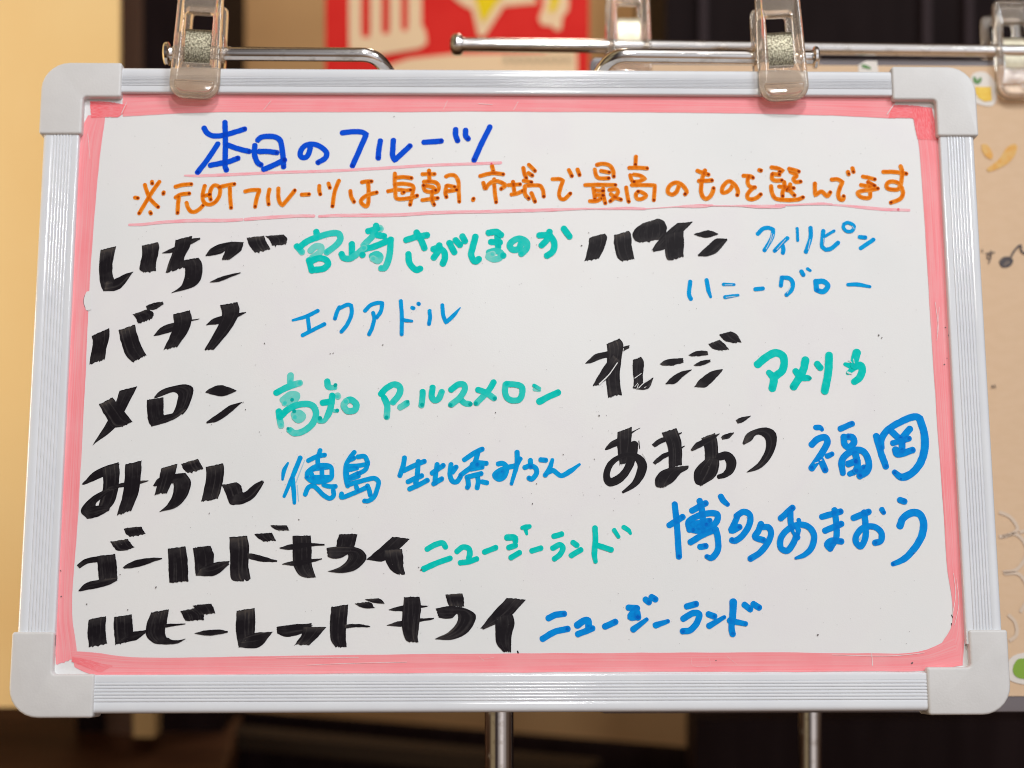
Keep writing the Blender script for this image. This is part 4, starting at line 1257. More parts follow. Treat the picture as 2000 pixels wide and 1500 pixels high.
  ('S',[(7844,-11156,293),(8338,-10889,293),(8582,-10944,293),(8492,-11292,293),(8158,-11665,293),(7804,-11718,293)],1,1,1),
  ('S',[(9016,-10944,293),(9285,-11052,293)],1,1,1),
  ('S',[(9030,-11480,293),(9746,-11080,185)],1,1,1),
  ('S',[(10173,-10383,348),(10128,-11027,326),(10059,-11562,293),(10105,-11856,293)],1,1,1),
  ('S',[(9987,-11241,293),(10716,-11387,239)],1,1,1),
  ('S',[(10687,-10518,294),(10953,-10734,294)],1,1,1),
  ('S',[(11096,-10492,294),(11363,-10654,294)],1,1,1),
 ]),
 'pineapple': ('black', [
  ('Q',[(3733,6931),(3665,6456),(3473,5755)],[(4485,7154),(4575,6953),(4419,6382),(4174,5889)],1,1),
  ('Q',[(4908,7060),(4919,6536),(5076,5929),(5258,5759)],[(5632,7280),(5740,7109),(5750,6576),(5878,5874)],1,1),
  ('Q',[(6285,7644),(5910,7338),(5794,7032),(5920,6804),(6157,6672)],[(7067,7895),(7323,7762),(7465,7457),(7403,7113),(7084,6846)],1,1),
  ('Q',[(7970,7668),(7461,7247),(7084,6846),(6724,6351)],[(8730,7736),(8276,7268),(7370,6390),(6814,6244)],1,1),
  ('Q',[(7348,7113),(7334,6428),(7470,5840),(7617,5822)],[(8258,7307),(8267,6545),(8233,6165),(8247,5994)],1,1),
  ('Q',[(8753,7117),(9126,7233),(9480,7310),(9938,7144)],[(8789,7079),(9267,6940),(9564,6986),(9938,7121)],1,1),
  ('Q',[(8914,6091),(9405,6548),(9821,6884),(10339,6893)],[(8949,6015),(9393,6035),(9841,6226),(10374,6817)],1,1),
 ]),
 'pineapple_origin': ('sky', [
  ('S',[(11840,7139,208),(12095,7394,208),(12344,7446,208),(12589,7370,208,1),(12555,7065,208),(12318,6606,207),(12136,6327,207)],1,1,1),
  ('S',[(13267,6939,208),(12961,6659,207),(12629,6303,207)],1,1,1),
  ('S',[(13009,6608,207),(13050,6355,207),(13020,6203,207)],1,1,1),
  ('S',[(13754,7425,149),(13757,6814,148)],1,1,1),
  ('S',[(14399,7452,208),(14381,6968,208),(14133,6256,207)],1,1,1),
  ('S',[(15012,7301,208),(14944,6817,208),(14933,6512,208),(15100,6360,208,1),(15324,6412,208),(15707,6717,208)],1,1,1),
  ('S',[(15101,7046,149),(15532,7302,149)],1,1,1),
  ('S',[(16016,7635,179),(16218,7713,179),(16508,7535,169),(16399,7305,178),(16151,7279,178),(15985,7482,178),(16042,7661,149)],1,1,1),
  ('S',[(16758,7000,208),(17030,6976,208)],1,1,1),
  ('S',[(16784,6441,208),(17422,6875,208)],1,1,1),
  ('S',[(8528,4778,206),(8464,4125,206),(8547,3925,206)],1,1,1),
  ('S',[(9315,4855,206),(9400,4328,206),(9490,4027,137)],1,1,1),
  ('S',[(10119,4641,177),(10634,4632,137)],1,1,1),
  ('S',[(10176,4018,196),(10816,4120,128)],1,1,1),
  ('S',[(11634,4408,206),(12004,4444,206)],1,1,1),
  ('S',[(12931,4989,207),(12868,4587,206)],1,1,1),
  ('S',[(12955,4989,207),(13298,4940,207),(13439,4739,207),(13378,4387,206),(13123,4135,206)],1,1,1),
  ('S',[(13877,5294,207),(13969,5118,207)],1,1,1),
  ('S',[(14177,5421,168),(14307,5331,148)],1,1,1),
  ('S',[(14549,4817,246),(14582,4389,275)],1,1,1),
  ('S',[(14622,4792,266),(14917,4802,266),(15131,4591,246),(14898,4299,266),(14606,4364,246)],1,1,1),
  ('S',[(16093,4644,177),(16537,4655,207),(17148,4546,148)],1,1,1),
  ('S',[(12508,7166,35),(12423,6810,35),(12212,6378,30)],0.25,0.25,0),
  ('S',[(12606,7116,30),(12444,6708,25)],0.25,0.25,0),
  ('S',[(14353,6866,30),(14235,6358,35)],0.25,0.25,0),
  ('S',[(13166,6863,30),(12729,6354,30)],0.25,0.25,0),
  ('S',[(14998,6919,30),(15009,6563,35)],0.25,0.25,0),
  ('S',[(10192,4611,39),(10536,4612,29)],0.25,0.25,0),
  ('S',[(10225,4004,39),(10667,4055,29)],0.25,0.25,0),
  ('S',[(13334,4537,34),(13150,4210,34)],0.25,0.25,0),
  ('S',[(16409,7535,30),(16502,7382,25)],0.25,0.25,0),
 ]),
 'orange_fruit': ('black', [
  ('Q',[(3456,774),(3894,1214),(4391,1349),(5573,1679)],[(3704,795),(4304,1026),(4800,1132),(5549,1511)],1,1),
  ('Q',[(4487,1741),(4514,1341),(4464,628),(4435,1),(4527,-832)],[(5102,1994),(5264,1763),(5167,839),(5075,169),(5165,-707)],1,1),
  ('Q',[(4802,1216),(4424,754),(3794,-283)],[(5128,922),(4706,252),(4144,-237)],1,1),
  ('Q',[(5726,965),(5697,420),(5752,2),(5725,-415)],[(6121,1112),(6248,840),(6189,254),(6181,-206)],1,1),
  ('Q',[(5684,-373),(6012,-464),(6424,-414),(6680,79)],[(5769,-206),(6181,-164),(6431,3),(6681,120)],1,1),
  ('Q',[(7002,757),(7275,967),(8103,1060)],[(7104,694),(7517,695),(8119,834)],1,1),
  ('Q',[(7231,-184),(7589,171),(7964,381),(8503,507)],[(7292,-213),(7705,-163),(8041,130),(8503,469)],1,1),
  ('Q',[(8354,1187),(8731,1389),(9269,1398)],[(8518,1136),(8932,1158),(9306,1213)],1,1),
  ('Q',[(8582,708),(8926,906),(9403,978)],[(8673,675),(9004,696),(9400,873)],1,1),
  ('Q',[(8587,-337),(8905,47),(9451,424),(9950,542)],[(8813,-362),(9143,-349),(9564,6),(9969,467)],1,1),
  ('Q',[(9319,1735),(9520,1516),(9849,1411)],[(9863,1946),(10106,1728),(10306,1475)],1,1),
  ('Q',[(9828,2191),(10110,1896),(10480,1791)],[(10413,2353),(10699,2193),(10896,1834)],1,1),
  ('S',[(4982,817,41),(4582,252,49),(4124,-208,74)],0,0,0),
  ('S',[(5281,1510,25),(5167,839,25)],0,0,0),
  ('S',[(5794,78,37),(6107,304,29)],0,0,0),
  ('S',[(5972,-394,37),(6181,-185,37),(6535,37,29)],0,0,0),
  ('S',[(5880,-435,29),(5954,-227,29)],0,0,0),
  ('S',[(5788,-331,25),(5934,-164,25)],0,0,0),
  ('S',[(6239,-373,25),(6323,-331,25)],0,0,0),
 ]),
 'orange_origin': ('teal', [
  ('S',[(11634,747,373),(12056,1101,374),(12506,1311,374),(12850,1167,374),(12903,845,374),(12795,460,373),(12502,203,373)],1,1,1),
  ('S',[(12159,363,285),(12372,107,373),(12346,-213,373),(12293,-404,372)],1,1,1),
  ('S',[(13921,975,374),(13775,429,374),(13306,-324,373)],1,1,1),
  ('D',(13227,-324,145)),
  ('S',[(13427,429,316),(13702,141,348),(14032,93,285)],1,1,1),
  ('D',(14111,93,158)),
  ('S',[(14469,783,317),(14620,590,317)],1,1,1),
  ('S',[(15056,1201,374),(14994,430,374),(14783,-530,373)],1,1,1),
  ('S',[(16379,1332,400),(16269,978,381),(16225,688,349)],1,1,1),
  ('S',[(15800,768,190),(16223,656,349),(16543,721,349),(16613,496,355),(16454,111,355),(16193,-81,317)],1,1,1),
  ('S',[(16221,592,285),(15909,335,190)],1,1,1),
  ('S',[(15982,945,70),(16105,849,44)],0.1,0.1,0),
  ('S',[(16206,1010,32),(16230,817,32)],0.1,0.1,0),
  ('S',[(15895,367,95),(16082,303,76)],0.1,0.1,0),
 ]),
 'amaou': ('black', [
  ('Q',[(4337,-3309),(4560,-2987),(4928,-2794),(6011,-2277)],[(4373,-3345),(4739,-3217),(5199,-3010),(5663,-2526),(6010,-2305)],1,1),
  ('Q',[(4932,-2503),(4921,-3263),(5024,-4042)],[(5622,-2240),(5588,-2941),(5390,-3905)],1,1),
  ('S',[(5723,-3079,388),(5647,-3538,401),(5362,-4271,364),(4946,-4704,387),(4535,-4841,386),(4402,-4544,327),(4592,-3996,282),(5006,-3676,237),(5419,-3561,219),(5827,-3676,347),(6073,-3996,447),(5996,-4454,419),(5716,-4910,300),(5164,-5310,118)],1,1,0),
  ('S',[(5941,-2904,41),(5971,-3263,41)],1,1,0),
  ('Q',[(6545,-3079),(6847,-2826),(7492,-2618),(7975,-2484)],[(6680,-3207),(7119,-2964),(7719,-2687),(7974,-2530)],1,1),
  ('Q',[(6575,-3928),(6970,-3561),(7477,-3354),(8099,-3120)],[(6688,-4024),(7196,-3699),(7704,-3423),(8098,-3157)],1,1),
  ('Q',[(7036,-2526),(7296,-3263),(7322,-4225)],[(7728,-2295),(7900,-2802),(7954,-3446),(7941,-4042)],1,1),
  ('Q',[(7323,-4180),(6909,-4362),(6674,-4728),(6714,-5047),(6895,-5106)],[(8238,-4065),(8234,-4203),(7865,-4431),(7584,-4774),(7169,-5047)],1,1),
  ('Q',[(8368,-3331),(8581,-3032),(8906,-2848),(9738,-2544)],[(8436,-3387),(8805,-3216),(9316,-2940),(9737,-2585)],1,1),
  ('Q',[(8885,-2756),(9010,-3262),(9018,-3859)],[(9532,-2525),(9636,-2940),(9654,-3997)],1,1),
  ('Q',[(9067,-3745),(8600,-4180),(8477,-4546),(8560,-4911),(8763,-5002)],[(9707,-3722),(9675,-4089),(9526,-4546),(9131,-4843),(8854,-5002)],1,1),
  ('S',[(9709,-3653,343),(10030,-3607,412),(10251,-3882,480),(10196,-4249,420),(9961,-4491,283),(9662,-4592,210)],1,1,0),
  ('Q',[(9802,-2710),(10058,-2571),(10427,-2488)],[(9867,-2848),(10144,-2802),(10426,-2534)],1,1),
  ('Q',[(10525,-1924),(10722,-1808),(11239,-1702)],[(10622,-2091),(10853,-2017),(11238,-1734)],1,1),
  ('Q',[(10811,-3009),(10974,-2617),(11348,-2386),(12039,-2284),(12399,-2525),(12404,-3078),(12037,-3814),(11567,-4226),(10991,-4386)],[(10869,-3088),(11241,-2894),(11432,-2640),(11662,-2608),(11885,-2802),(11894,-3262),(11674,-3722),(11342,-4089),(10969,-4364)],1,1),
  ('S',[(6104,-3492,32),(6237,-3722,27)],0,0,0),
 ]),
 'amaou_origin': ('azure', [
  ('S',[(14284,-2261,257),(14504,-2278,258),(14585,-2364,203)],1,1,1),
  ('S',[(14068,-3078,321),(14382,-2806,321),(14723,-2738,322),(14817,-2942,321),(14597,-3383,321),(14027,-4195,320)],1,1,1),
  ('S',[(14479,-3824,321),(14665,-4280,320)],1,1,1),
  ('S',[(14791,-3621,270),(15015,-3519,237)],1,1,1),
  ('S',[(15451,-2329,285),(16020,-2083,285)],1,1,1),
  ('S',[(15605,-2704,322),(15624,-3078,321),(15822,-3197,321),(16068,-2976,322),(16010,-2738,322),(15808,-2704,322)],1,1,1),
  ('S',[(15485,-4432,270),(15456,-3891,321),(15602,-3621,321),(16086,-3349,321),(16490,-3400,321),(16709,-3824,321),(16655,-4297,321),(16272,-4567,320)],1,1,1),
  ('S',[(16113,-3519,321),(16195,-3993,321),(16113,-4331,321)],1,1,1),
  ('S',[(15756,-3993,321),(16133,-3858,321)],1,1,1),
  ('S',[(15804,-4466,270),(16508,-4162,304)],1,1,1),
  ('S',[(17131,-2669,322),(17332,-3485,321),(17524,-4112,321)],1,1,1),
  ('S',[(17344,-3214,322),(17359,-2874,322),(17544,-2533,322),(17897,-2226,323),(19042,-1740,340),(19240,-1850,357,1),(19421,-2669,373),(19326,-3553,373),(18884,-4298,355),(18261,-4618,354),(17917,-4382,270)],1,1,1),
  ('S',[(17837,-2431,322),(18373,-2941,322)],1,1,1),
  ('S',[(18741,-2328,323),(18312,-2805,322)],1,1,1),
  ('S',[(17895,-3010,271),(18686,-2788,271)],1,1,1),
  ('S',[(18339,-2941,322),(18320,-3349,322)],1,1,1),
  ('S',[(18017,-3315,339),(18075,-3519,338),(18829,-3332,305)],1,1,1),
  ('D',(18207,-4686,81)),
  ('S',[(14188,-3959,40),(14341,-3908,40)],0.1,0.1,0),
  ('S',[(14445,-3830,47),(14514,-3807,41)],0.1,0.1,0),
  ('S',[(15766,-2915,61),(15800,-2915,61)],0.1,0.1,0),
 ]),
 'amaou_cultivar': ('azure', [
  ('S',[(7562,-5876,294),(7648,-6895,293),(7707,-8316,292)],1,1,1),
  ('S',[(7291,-6859,293),(7925,-6467,294)],1,1,1),
  ('S',[(8362,-6181,294),(9016,-5824,294)],1,1,1),
  ('S',[(8731,-5716,294),(8828,-6182,294),(8878,-7074,293)],1,1,1),
  ('S',[(8234,-7074,293),(8188,-6717,293),(8607,-6432,294),(9327,-6289,294),(9540,-6361,294),(9515,-6647,294),(9239,-6932,293),(8662,-7110,293),(8377,-7074,293)],1,1,1),
  ('S',[(8383,-6824,293),(9175,-6647,294)],1,1,1),
  ('S',[(8666,-6932,293),(9027,-6825,294)],1,1,1),
  ('S',[(8257,-7643,293),(8872,-7288,293),(9379,-7075,293)],1,1,1),
  ('S',[(9451,-7039,293),(9530,-7431,293),(9516,-8000,293),(9203,-8371,292),(8991,-8300,214)],1,1,1),
  ('S',[(8698,-7857,293),(8967,-7821,293)],1,1,1),
  ('S',[(9724,-5519,295),(9844,-5717,294),(10037,-5896,215)],1,1,1),
  ('S',[(10508,-6362,294),(10355,-6719,294),(10165,-7111,294),(10564,-6933,294)],1,1,1),
  ('S',[(10434,-6433,294),(10763,-6237,294),(11046,-6362,294),(11034,-6791,294),(10659,-7361,293),(10331,-7574,293),(10188,-7556,293)],1,1,1),
  ('S',[(11571,-6792,294),(11417,-7148,294),(11266,-7397,293),(11655,-7558,293)],1,1,1),
  ('S',[(11603,-6934,294),(11924,-6970,294),(12024,-7220,294),(11867,-7647,293),(11495,-8108,293),(11022,-8409,293)],1,1,1),
  ('S',[(12494,-6542,294),(13068,-6042,295)],1,1,1),
  ('S',[(12952,-6256,295),(12970,-6793,294),(13235,-7435,294)],1,1,1),
  ('S',[(13283,-7079,294),(13085,-7613,294),(12748,-8039,293),(12466,-7932,293),(12482,-7434,294),(12891,-7007,294),(13399,-6829,294),(13825,-6972,294),(14026,-7365,294),(13861,-7934,294),(13565,-8218,250),(13130,-8387,129)],1,1,1),
  ('S',[(13335,-6615,215),(13365,-6793,215)],1,1,1),
  ('S',[(14424,-6472,295),(15315,-6222,295)],1,1,1),
  ('S',[(14543,-7116,294),(15328,-6795,295)],1,1,1),
  ('S',[(15030,-6151,295),(15079,-6723,295),(15051,-7437,294),(14763,-7935,294)],1,1,1),
  ('S',[(14762,-7953,294),(14608,-7757,294),(14830,-7579,294),(15295,-7616,294)],1,1,1),
  ('S',[(15896,-6527,295),(16628,-6231,295)],1,1,1),
  ('S',[(16411,-6259,295),(16445,-6725,295),(16414,-7439,294),(16164,-7848,294),(15958,-7616,294),(16025,-7296,294),(16362,-6975,295),(16867,-6940,295),(17178,-7226,295),(17126,-7582,294),(16852,-7681,294)],1,1,1),
  ('S',[(17244,-6134,267),(17328,-6278,216)],1,1,1),
  ('S',[(18112,-5686,296),(18325,-5758,296)],1,1,1),
  ('S',[(18055,-6905,342),(18216,-6547,342),(18624,-6297,353),(18982,-6333,353),(19168,-6727,353),(19079,-7299,352),(18688,-7940,330),(18163,-8437,301),(17650,-8666,229)],1,1,1),
  ('S',[(13128,-7079,50),(13143,-7168,50)],0.25,0.25,0),
  ('S',[(16153,-7510,57),(16218,-7403,57)],0.25,0.25,0),
 ]),
 'tick': ('black', [
  ('S',[(223,-12606,70),(270,-12791,80),(257,-12929,56)],1,1,0),
  ('S',[(-20031,4365,19),(-20209,4041,24),(-20255,3718,24),(-20157,3420,22),(-20030,3272,14)],1,1,0),
  ('S',[(-20065,4041,14),(-20068,3842,19),(-20023,3644,12)],1,1,0),
  ('S',[(20252,-11004,29),(20316,-11144,52)],1,1,0),
  ('S',[(20231,-11401,47),(20261,-11727,81)],1,1,0),
  ('S',[(20105,-11983,28),(20147,-12100,47)],1,1,0),
 ]),
 'border': ('pink', [
  ('Q',[(-20468,12979),(-20885,11890),(-20892,6792),(-21038,197),(-21060,-6218),(-20995,-10895),(-20809,-12324),(-20723,-13149)],[(-19627,12905),(-19731,11895),(-19970,6795),(-20011,198),(-20049,-6219),(-20112,-10897),(-19896,-12050),(-19766,-12854)],1,1),
  ('Q',[(-18841,14157),(-14889,14333),(-8935,14440),(-2461,14525),(3785,14398),(10048,14271),(15072,14190),(18897,14129)],[(-18790,12908),(-14850,13134),(-8912,13187),(-2457,13243),(3772,13245),(10021,13222),(15033,13140),(18543,12998)],1,1),
  ('Q',[(19712,13240),(19864,11204),(20003,559),(20140,-6728),(20173,-8865),(20325,-10513),(20222,-11564),(19708,-12331)],[(20584,13559),(20867,11208),(20908,560),(20957,-6729),(20992,-10514),(20821,-11915),(20653,-13260)],1,1),
  ('Q',[(-20057,-12555),(-19129,-12603),(-17498,-12814),(-9371,-12766),(-2374,-12715),(7002,-12693),(11708,-12682),(16424,-12740),(18792,-12653),(20293,-12030)],[(-19885,-13265),(-19084,-13610),(-17466,-13615),(-9354,-13592),(-2371,-13566),(6985,-13546),(11680,-13559),(16389,-13549),(18749,-13532),(20651,-13306)],1,1),
  ('Q',[(-20401,13680),(-19561,13658),(-18915,13557),(-18616,13481)],[(-20313,12824),(-19528,12879),(-19035,12881),(-18748,13090)],1.35,1.25),
  ('Q',[(18625,13681),(19581,13659),(20557,13532)],[(18418,12998),(19674,12977),(20044,12822)],1.35,1.25),
  ('Q',[(19576,13554),(19702,12506),(19799,11932)],[(20556,13506),(20751,12380),(20825,11858)],1.35,1.25),
  ('Q',[(-19999,-12807),(-19346,-12924),(-18644,-13109),(-18131,-13202)],[(-20036,-13013),(-19447,-13244),(-18859,-13474),(-18628,-13474)],1.3,1.2),
  ('S',[(-12010,13277,24),(-11651,13748,18)],0.2,0.2,0),
  ('S',[(-3303,13343,21),(-3106,13788,18)],0.2,0.2,0),
  ('S',[(107,13333,24),(333,13752,19)],0.2,0.2,0),
  ('S',[(-1587,13639,30),(-914,13589,21)],0.2,0.2,0),
  ('S',[(-9362,-13202,17),(-7781,-13138,22),(-4823,-13077,25)],0.2,0.2,0),
  ('S',[(-10765,-12877,14),(-7040,-12864,20)],0.2,0.2,0),
  ('S',[(-1532,-12832,10),(-1321,-13017,11)],0.2,0.2,0),
  ('S',[(-1438,-12971,8),(-854,-12880,8)],0.2,0.2,0),
  ('S',[(8172,-12927,6),(8211,-13250,7),(9010,-13252,6),(8972,-12860,6)],0.2,0.2,0),
  ('S',[(9819,-12862,7),(10279,-13232,8)],0.2,0.2,0),
  ('S',[(16473,-12717,28),(16495,-13295,37)],0.2,0.2,0),
  ('S',[(14651,-12805,23),(17364,-12858,31),(18907,-12723,23)],0.2,0.2,0),
  ('S',[(20447,-9102,21),(20493,-10044,29),(20300,-10981,29)],0.2,0.2,0),
  ('S',[(20578,-9338,17),(20611,-10513,23),(20371,-11448,23)],0.2,0.2,0),
  ('S',[(20241,3798,21),(20325,2547,29),(20219,1923,21)],0.2,0.2,0),
  ('S',[(20425,3547,18),(20263,2297,21)],0.2,0.2,0),
  ('S',[(-20806,-5626,20),(-20792,-3959,23)],0.2,0.2,0),
  ('S',[(-18622,13637,24),(-18845,13064,35)],0.2,0.2,0),
  ('S',[(18700,13681,45),(18351,13181,45)],0.2,0.2,0),
  ('S',[(-20425,12021,24),(-20271,10786,18)],0.2,0.2,0),
  ('S',[(-20044,4116,265),(-20076,3768,337),(-20013,3421,265)],0,0,0),
 ]),
}



def ribbon(pts, k0, k1, dots, layer, col):
    """a round-nib stroke: returns verts, faces, ink per vert, uv per vert, centre line"""
    runs, cur = [], []
    for p in pts:
        cur.append(p[:3])
        if len(p) > 3:
            runs.append(cur)
            cur = [p[:3]]
    runs.append(cur)
    C = None
    for r in runs:
        r = np.array(r, float) / 1e5
        L = np.linalg.norm(np.diff(r[:, :2], axis=0), axis=1).sum()
        c = catmull(r, max(6, int(L / 0.00042)))
        C = c if C is None else np.vstack([C, c[1:]])
    d = np.gradient(C[:, :2], axis=0)
    # soften the turn at a sharp corner
    d = d / np.maximum(1e-9, np.linalg.norm(d, axis=1))[:, None]
    hw = C[:, 2] / 2
    s = np.concatenate([[0], np.cumsum(np.linalg.norm(np.diff(C[:, :2], axis=0), axis=1))])
    # round caps
    def cap(i, sg):
        out = []
        for t in (0.25, 0.5, 0.72, 0.88, 0.97, 1.0):
            out.append((C[i, :2] + sg * d[i] * hw[i] * t * 0.92, d[i], hw[i] * math.sqrt(max(0.0009, 1 - t * t))))
        return out
    rows = cap(0, -1)[::-1] + [(C[i, :2], d[i], hw[i]) for i in range(len(C))] + cap(len(C) - 1, 1)
    rr = np.random.RandomState(layer * 7 + len(C))
    jit = np.convolve(rr.normal(0, 1, len(rows) * 2 + 8), np.ones(4) / 4, 'same')
    NX = 9
    V, F, K, U = [], [], [], []
    kk = np.concatenate([[k0] * 6, np.linspace(k0, k1, len(C)), [k1] * 6])
    end = C[-1, :2] - d[-1] * hw[-1] * 0.10
    tot = len(rows)
    for i, (c, dd, h) in enumerate(rows):
        nrm = np.array([-dd[1], dd[0]])
        for q in range(NX):
            t = -1 + 2 * q / (NX - 1)
            e = (1 + 0.045 * jit[i + (tot if t > 0 else 0)]) if abs(t) > 0.9 else 1
            p = c + nrm * h * t * e
            V.append((p[0], p[1], ZS + 0.00012 + (layer % 9) * 0.000022 + 0.000018 * i / tot))
            k = kk[i]
            if col == 'orange':
                k *= 1.12 - 0.42 * abs(t) ** 1.6
            if dots:
                g = np.linalg.norm(p - end) / (0.62 * hw[-1])
                amp = {'orange': 0.85, 'blue': 0.55, 'azure': 0.5, 'sky': 0.4, 'teal': 0.22}.get(col, 0)
                k += amp * max(0.0, min(1.0, (1.15 - g) / 0.35))
            K.append(k)
            U.append((t * 0.5 + 0.5 + layer * 3.7, i * 0.05))
    for i in range(tot - 1):
        for q in range(NX - 1):
            a_ = i * NX + q
            F.append((a_, a_ + 1, a_ + NX + 1, a_ + NX))
    return V, F, K, U, np.stack([C[:, 0], C[:, 1], hw], 1)


def dab(p, layer):
    x, y, w_ = p[0] / 1e5, p[1] / 1e5, p[2] / 1e5 / 2
    V = [(x, y, ZS + 0.00034)]
    K = [1.75]
    for r, k in ((.5, 1.75), (.8, 1.55), (1.0, 1.2)):
        for a_ in range(16):
            t = 2 * math.pi * a_ / 16
            V.append((x + math.cos(t) * w_ * r, y + math.sin(t) * w_ * r * .95, ZS + 0.00034))
            K.append(k)
    F = [(0, 1 + a_, 1 + (a_ + 1) % 16) for a_ in range(16)]
    for j in range(2):
        for a_ in range(16):
            b_ = (a_ + 1) % 16
            F.append((1 + j * 16 + a_, 1 + (j + 1) * 16 + a_, 1 + (j + 1) * 16 + b_, 1 + j * 16 + b_))
    return V, F, K, [(0, 0)] * len(V), None


def chisel(Lp, Rp, k0, k1, layer, col):
    """a broad flat-nib stroke between its two edges"""
    n = 26 if col == 'black' else 90
    m = 14
    Lc = catmull([(a, b, 0) for a, b in Lp], n)[:, :2] / 1e5
    Rc = catmull([(a, b, 0) for a, b in Rp], n)[:, :2] / 1e5
    rr = np.random.RandomState(layer * 13 + len(Lp))
    V, F, K, U = [], [], [], []
    wid = np.linalg.norm(Rc - Lc, axis=1)
    rag0 = rr.normal(0, 0.00010, m + 1)
    rag1 = rr.normal(0, 0.00026, m + 1)
    dry = rr.uniform(0.0, 0.22) if col == 'black' else 0
    pale = rr.uniform(0.08, 0.36) if col == 'black' else 0
    edge = np.convolve(rr.normal(0, 0.00011, 2 * n + 6), np.ones(3) / 3, 'same')
    wf = 1 if wid.max() > 0.004 else 0.3
    for i in range(n):
        dv = (Lc[min(i + 1, n - 1)] + Rc[min(i + 1, n - 1)] - Lc[max(i - 1, 0)] - Rc[max(i - 1, 0)])
        dv = dv / max(1e-9, np.linalg.norm(dv))
        v_ = i / (n - 1)
        for j in range(m + 1):
            t = j / m
            p = Lc[i] * (1 - t) + Rc[i] * t
            if i == 0:
                p = p + dv * rag0[j] * wf
            if i == n - 1:
                p = p + dv * rag1[j] * wf
            if j in (0, m):
                p = p + (Rc[i] - Lc[i]) / max(1e-6, wid[i]) * edge[i + (n if j else 0)] * (1 if wid[i] > 0.0006 else 0.2)
            V.append((p[0], p[1], ZS + 0.00012 + (layer % 9) * 0.000022 + 0.000018 * v_))
            k = k0 * (1 - v_) + k1 * v_
            if col == 'black':
                k -= pale * max(0, 1 - v_ / 0.35) * min(1, v_ / 0.04 + .3) * (1 if 0 < j < m else .3)
                k -= dry * max(0, (v_ - 0.55) / 0.45) * (1 if i < n - 1 else .3)
            K.append(k)
            U.append((t * (wid.mean() / 0.009 if col == 'black' else 0.7) + layer * 5.3, v_ * 2.2 if col == 'black' else v_ * 12))
    for i in range(n - 1):
        for j in range(m):
            a_ = i * (m + 1) + j
            F.append((a_, a_ + 1, a_ + m + 2, a_ + m + 1))
    return V, F, K, U, None


def write(name, key, label=None):
    col, items = INK[key]
    VV, FF, KK, UU = [], [], [], []
    lines = []
    for li, it in enumerate(items):
        if it[0] == 'S':
            V, F, K, U, c = ribbon(it[1], it[2], it[3], it[4], li, col)
            if it[2] < 0.3:
                V = [(x, y, z + 0.00024) for x, y, z in V]
            elif lines and col != 'pink':
                # ink laid over ink dries darker
                P = np.array(V)[:, :2]
                add = np.zeros(len(P))
                for o in lines[-6:]:
                    if o[:, 0].min() > P[:, 0].max() + .003 or o[:, 0].max() < P[:, 0].min() - .003:
                        continue
                    dd = np.linalg.norm(P[:, None, :] - o[None, :, :2], axis=2) / o[None, :, 2]
                    add = np.maximum(add, np.clip((1.05 - dd.min(axis=1)) / 0.18, 0, 1))
                amt = {'orange': 0.26, 'teal': 0.07, 'blue': 0.25, 'sky': 0.2, 'azure': 0.2}.get(col, 0.1)
                K = list(np.array(K) + amt * add)
            lines.append(c)
        elif it[0] == 'D':
            V, F, K, U, c = dab(it[1], li)
        else:
            V, F, K, U, c = chisel(it[1], it[2], it[3], it[4], li, col)
        b = len(VV)
        VV += V
        FF += [tuple(i + b for i in q) for q in F]
        KK += K
        UU += U
    me = bpy.data.meshes.new(name)
    me.from_pydata(VV, [], FF)
    flip = [p for p in me.polygons if p.normal.z < 0]
    if flip:
        for p in flip:
            p.flip()
    at_ = me.attributes.new('ink', 'FLOAT', 'POINT')
    at_.data.foreach_set('value', [float(k) for k in KK])
    uvl = me.uv_layers.new(name='stroke')
    li_ = np.zeros(len(me.loops), dtype=np.int32)
    me.loops.foreach_get('vertex_index', li_)
    uvl.data.foreach_set('uv', np.array(UU, dtype=np.float32)[li_].ravel())
    me.update()
    o = link(name, me, wb_, INKMAT[col])
    if label:
        o['label'] = label
    return o


write('pink_border', 'border')
write('underline', 'underline', 'thin pink lines ruled under the title and the note')
write('title_lettering', 'title', 'dark blue title lettering')
write('note_lettering', 'note', 'orange note lettering')
for key in ('strawberry', 'banana', 'melon', 'mandarin', 'gold_kiwi', 'ruby_kiwi', 'pineapple', 'orange_fruit', 'amaou'):
    write('fruit_lettering', key, 'broad black fruit name lettering')
for key in ('strawberry_origin', 'melon_origin', 'gold_kiwi_origin', 'orange_origin'):
    write('origin_lettering', key, 'teal place name lettering')
for key in ('banana_origin', 'mandarin_origin', 'ruby_kiwi_origin', 'pineapple_origin', 'amaou_origin', 'amaou_cultivar'):
    write('origin_lettering', key, 'light blue place name lettering')
for it in INK['tick'][1]:
    INK['mark'] = ('black', [it])
    write('ink_mark', 'mark')

# dust and crumbs of dried ink
rs = random.Random(11)
V, F = [], []


def speck(x, y, r, el, ang):
    b = len(V)
    n = rs.choice((5, 6, 7))
    for k in range(n):
        t = 2 * math.pi * k / n
        a_, c_ = math.cos(t) * r * el * rs.uniform(.7, 1.2), math.sin(t) * r * rs.uniform(.7, 1.2)
        V.append((x + a_ * math.cos(ang) - c_ * math.sin(ang), y + a_ * math.sin(ang) + c_ * math.cos(ang), ZS + 0.00045))
    F.append(tuple(range(b, b + n)))


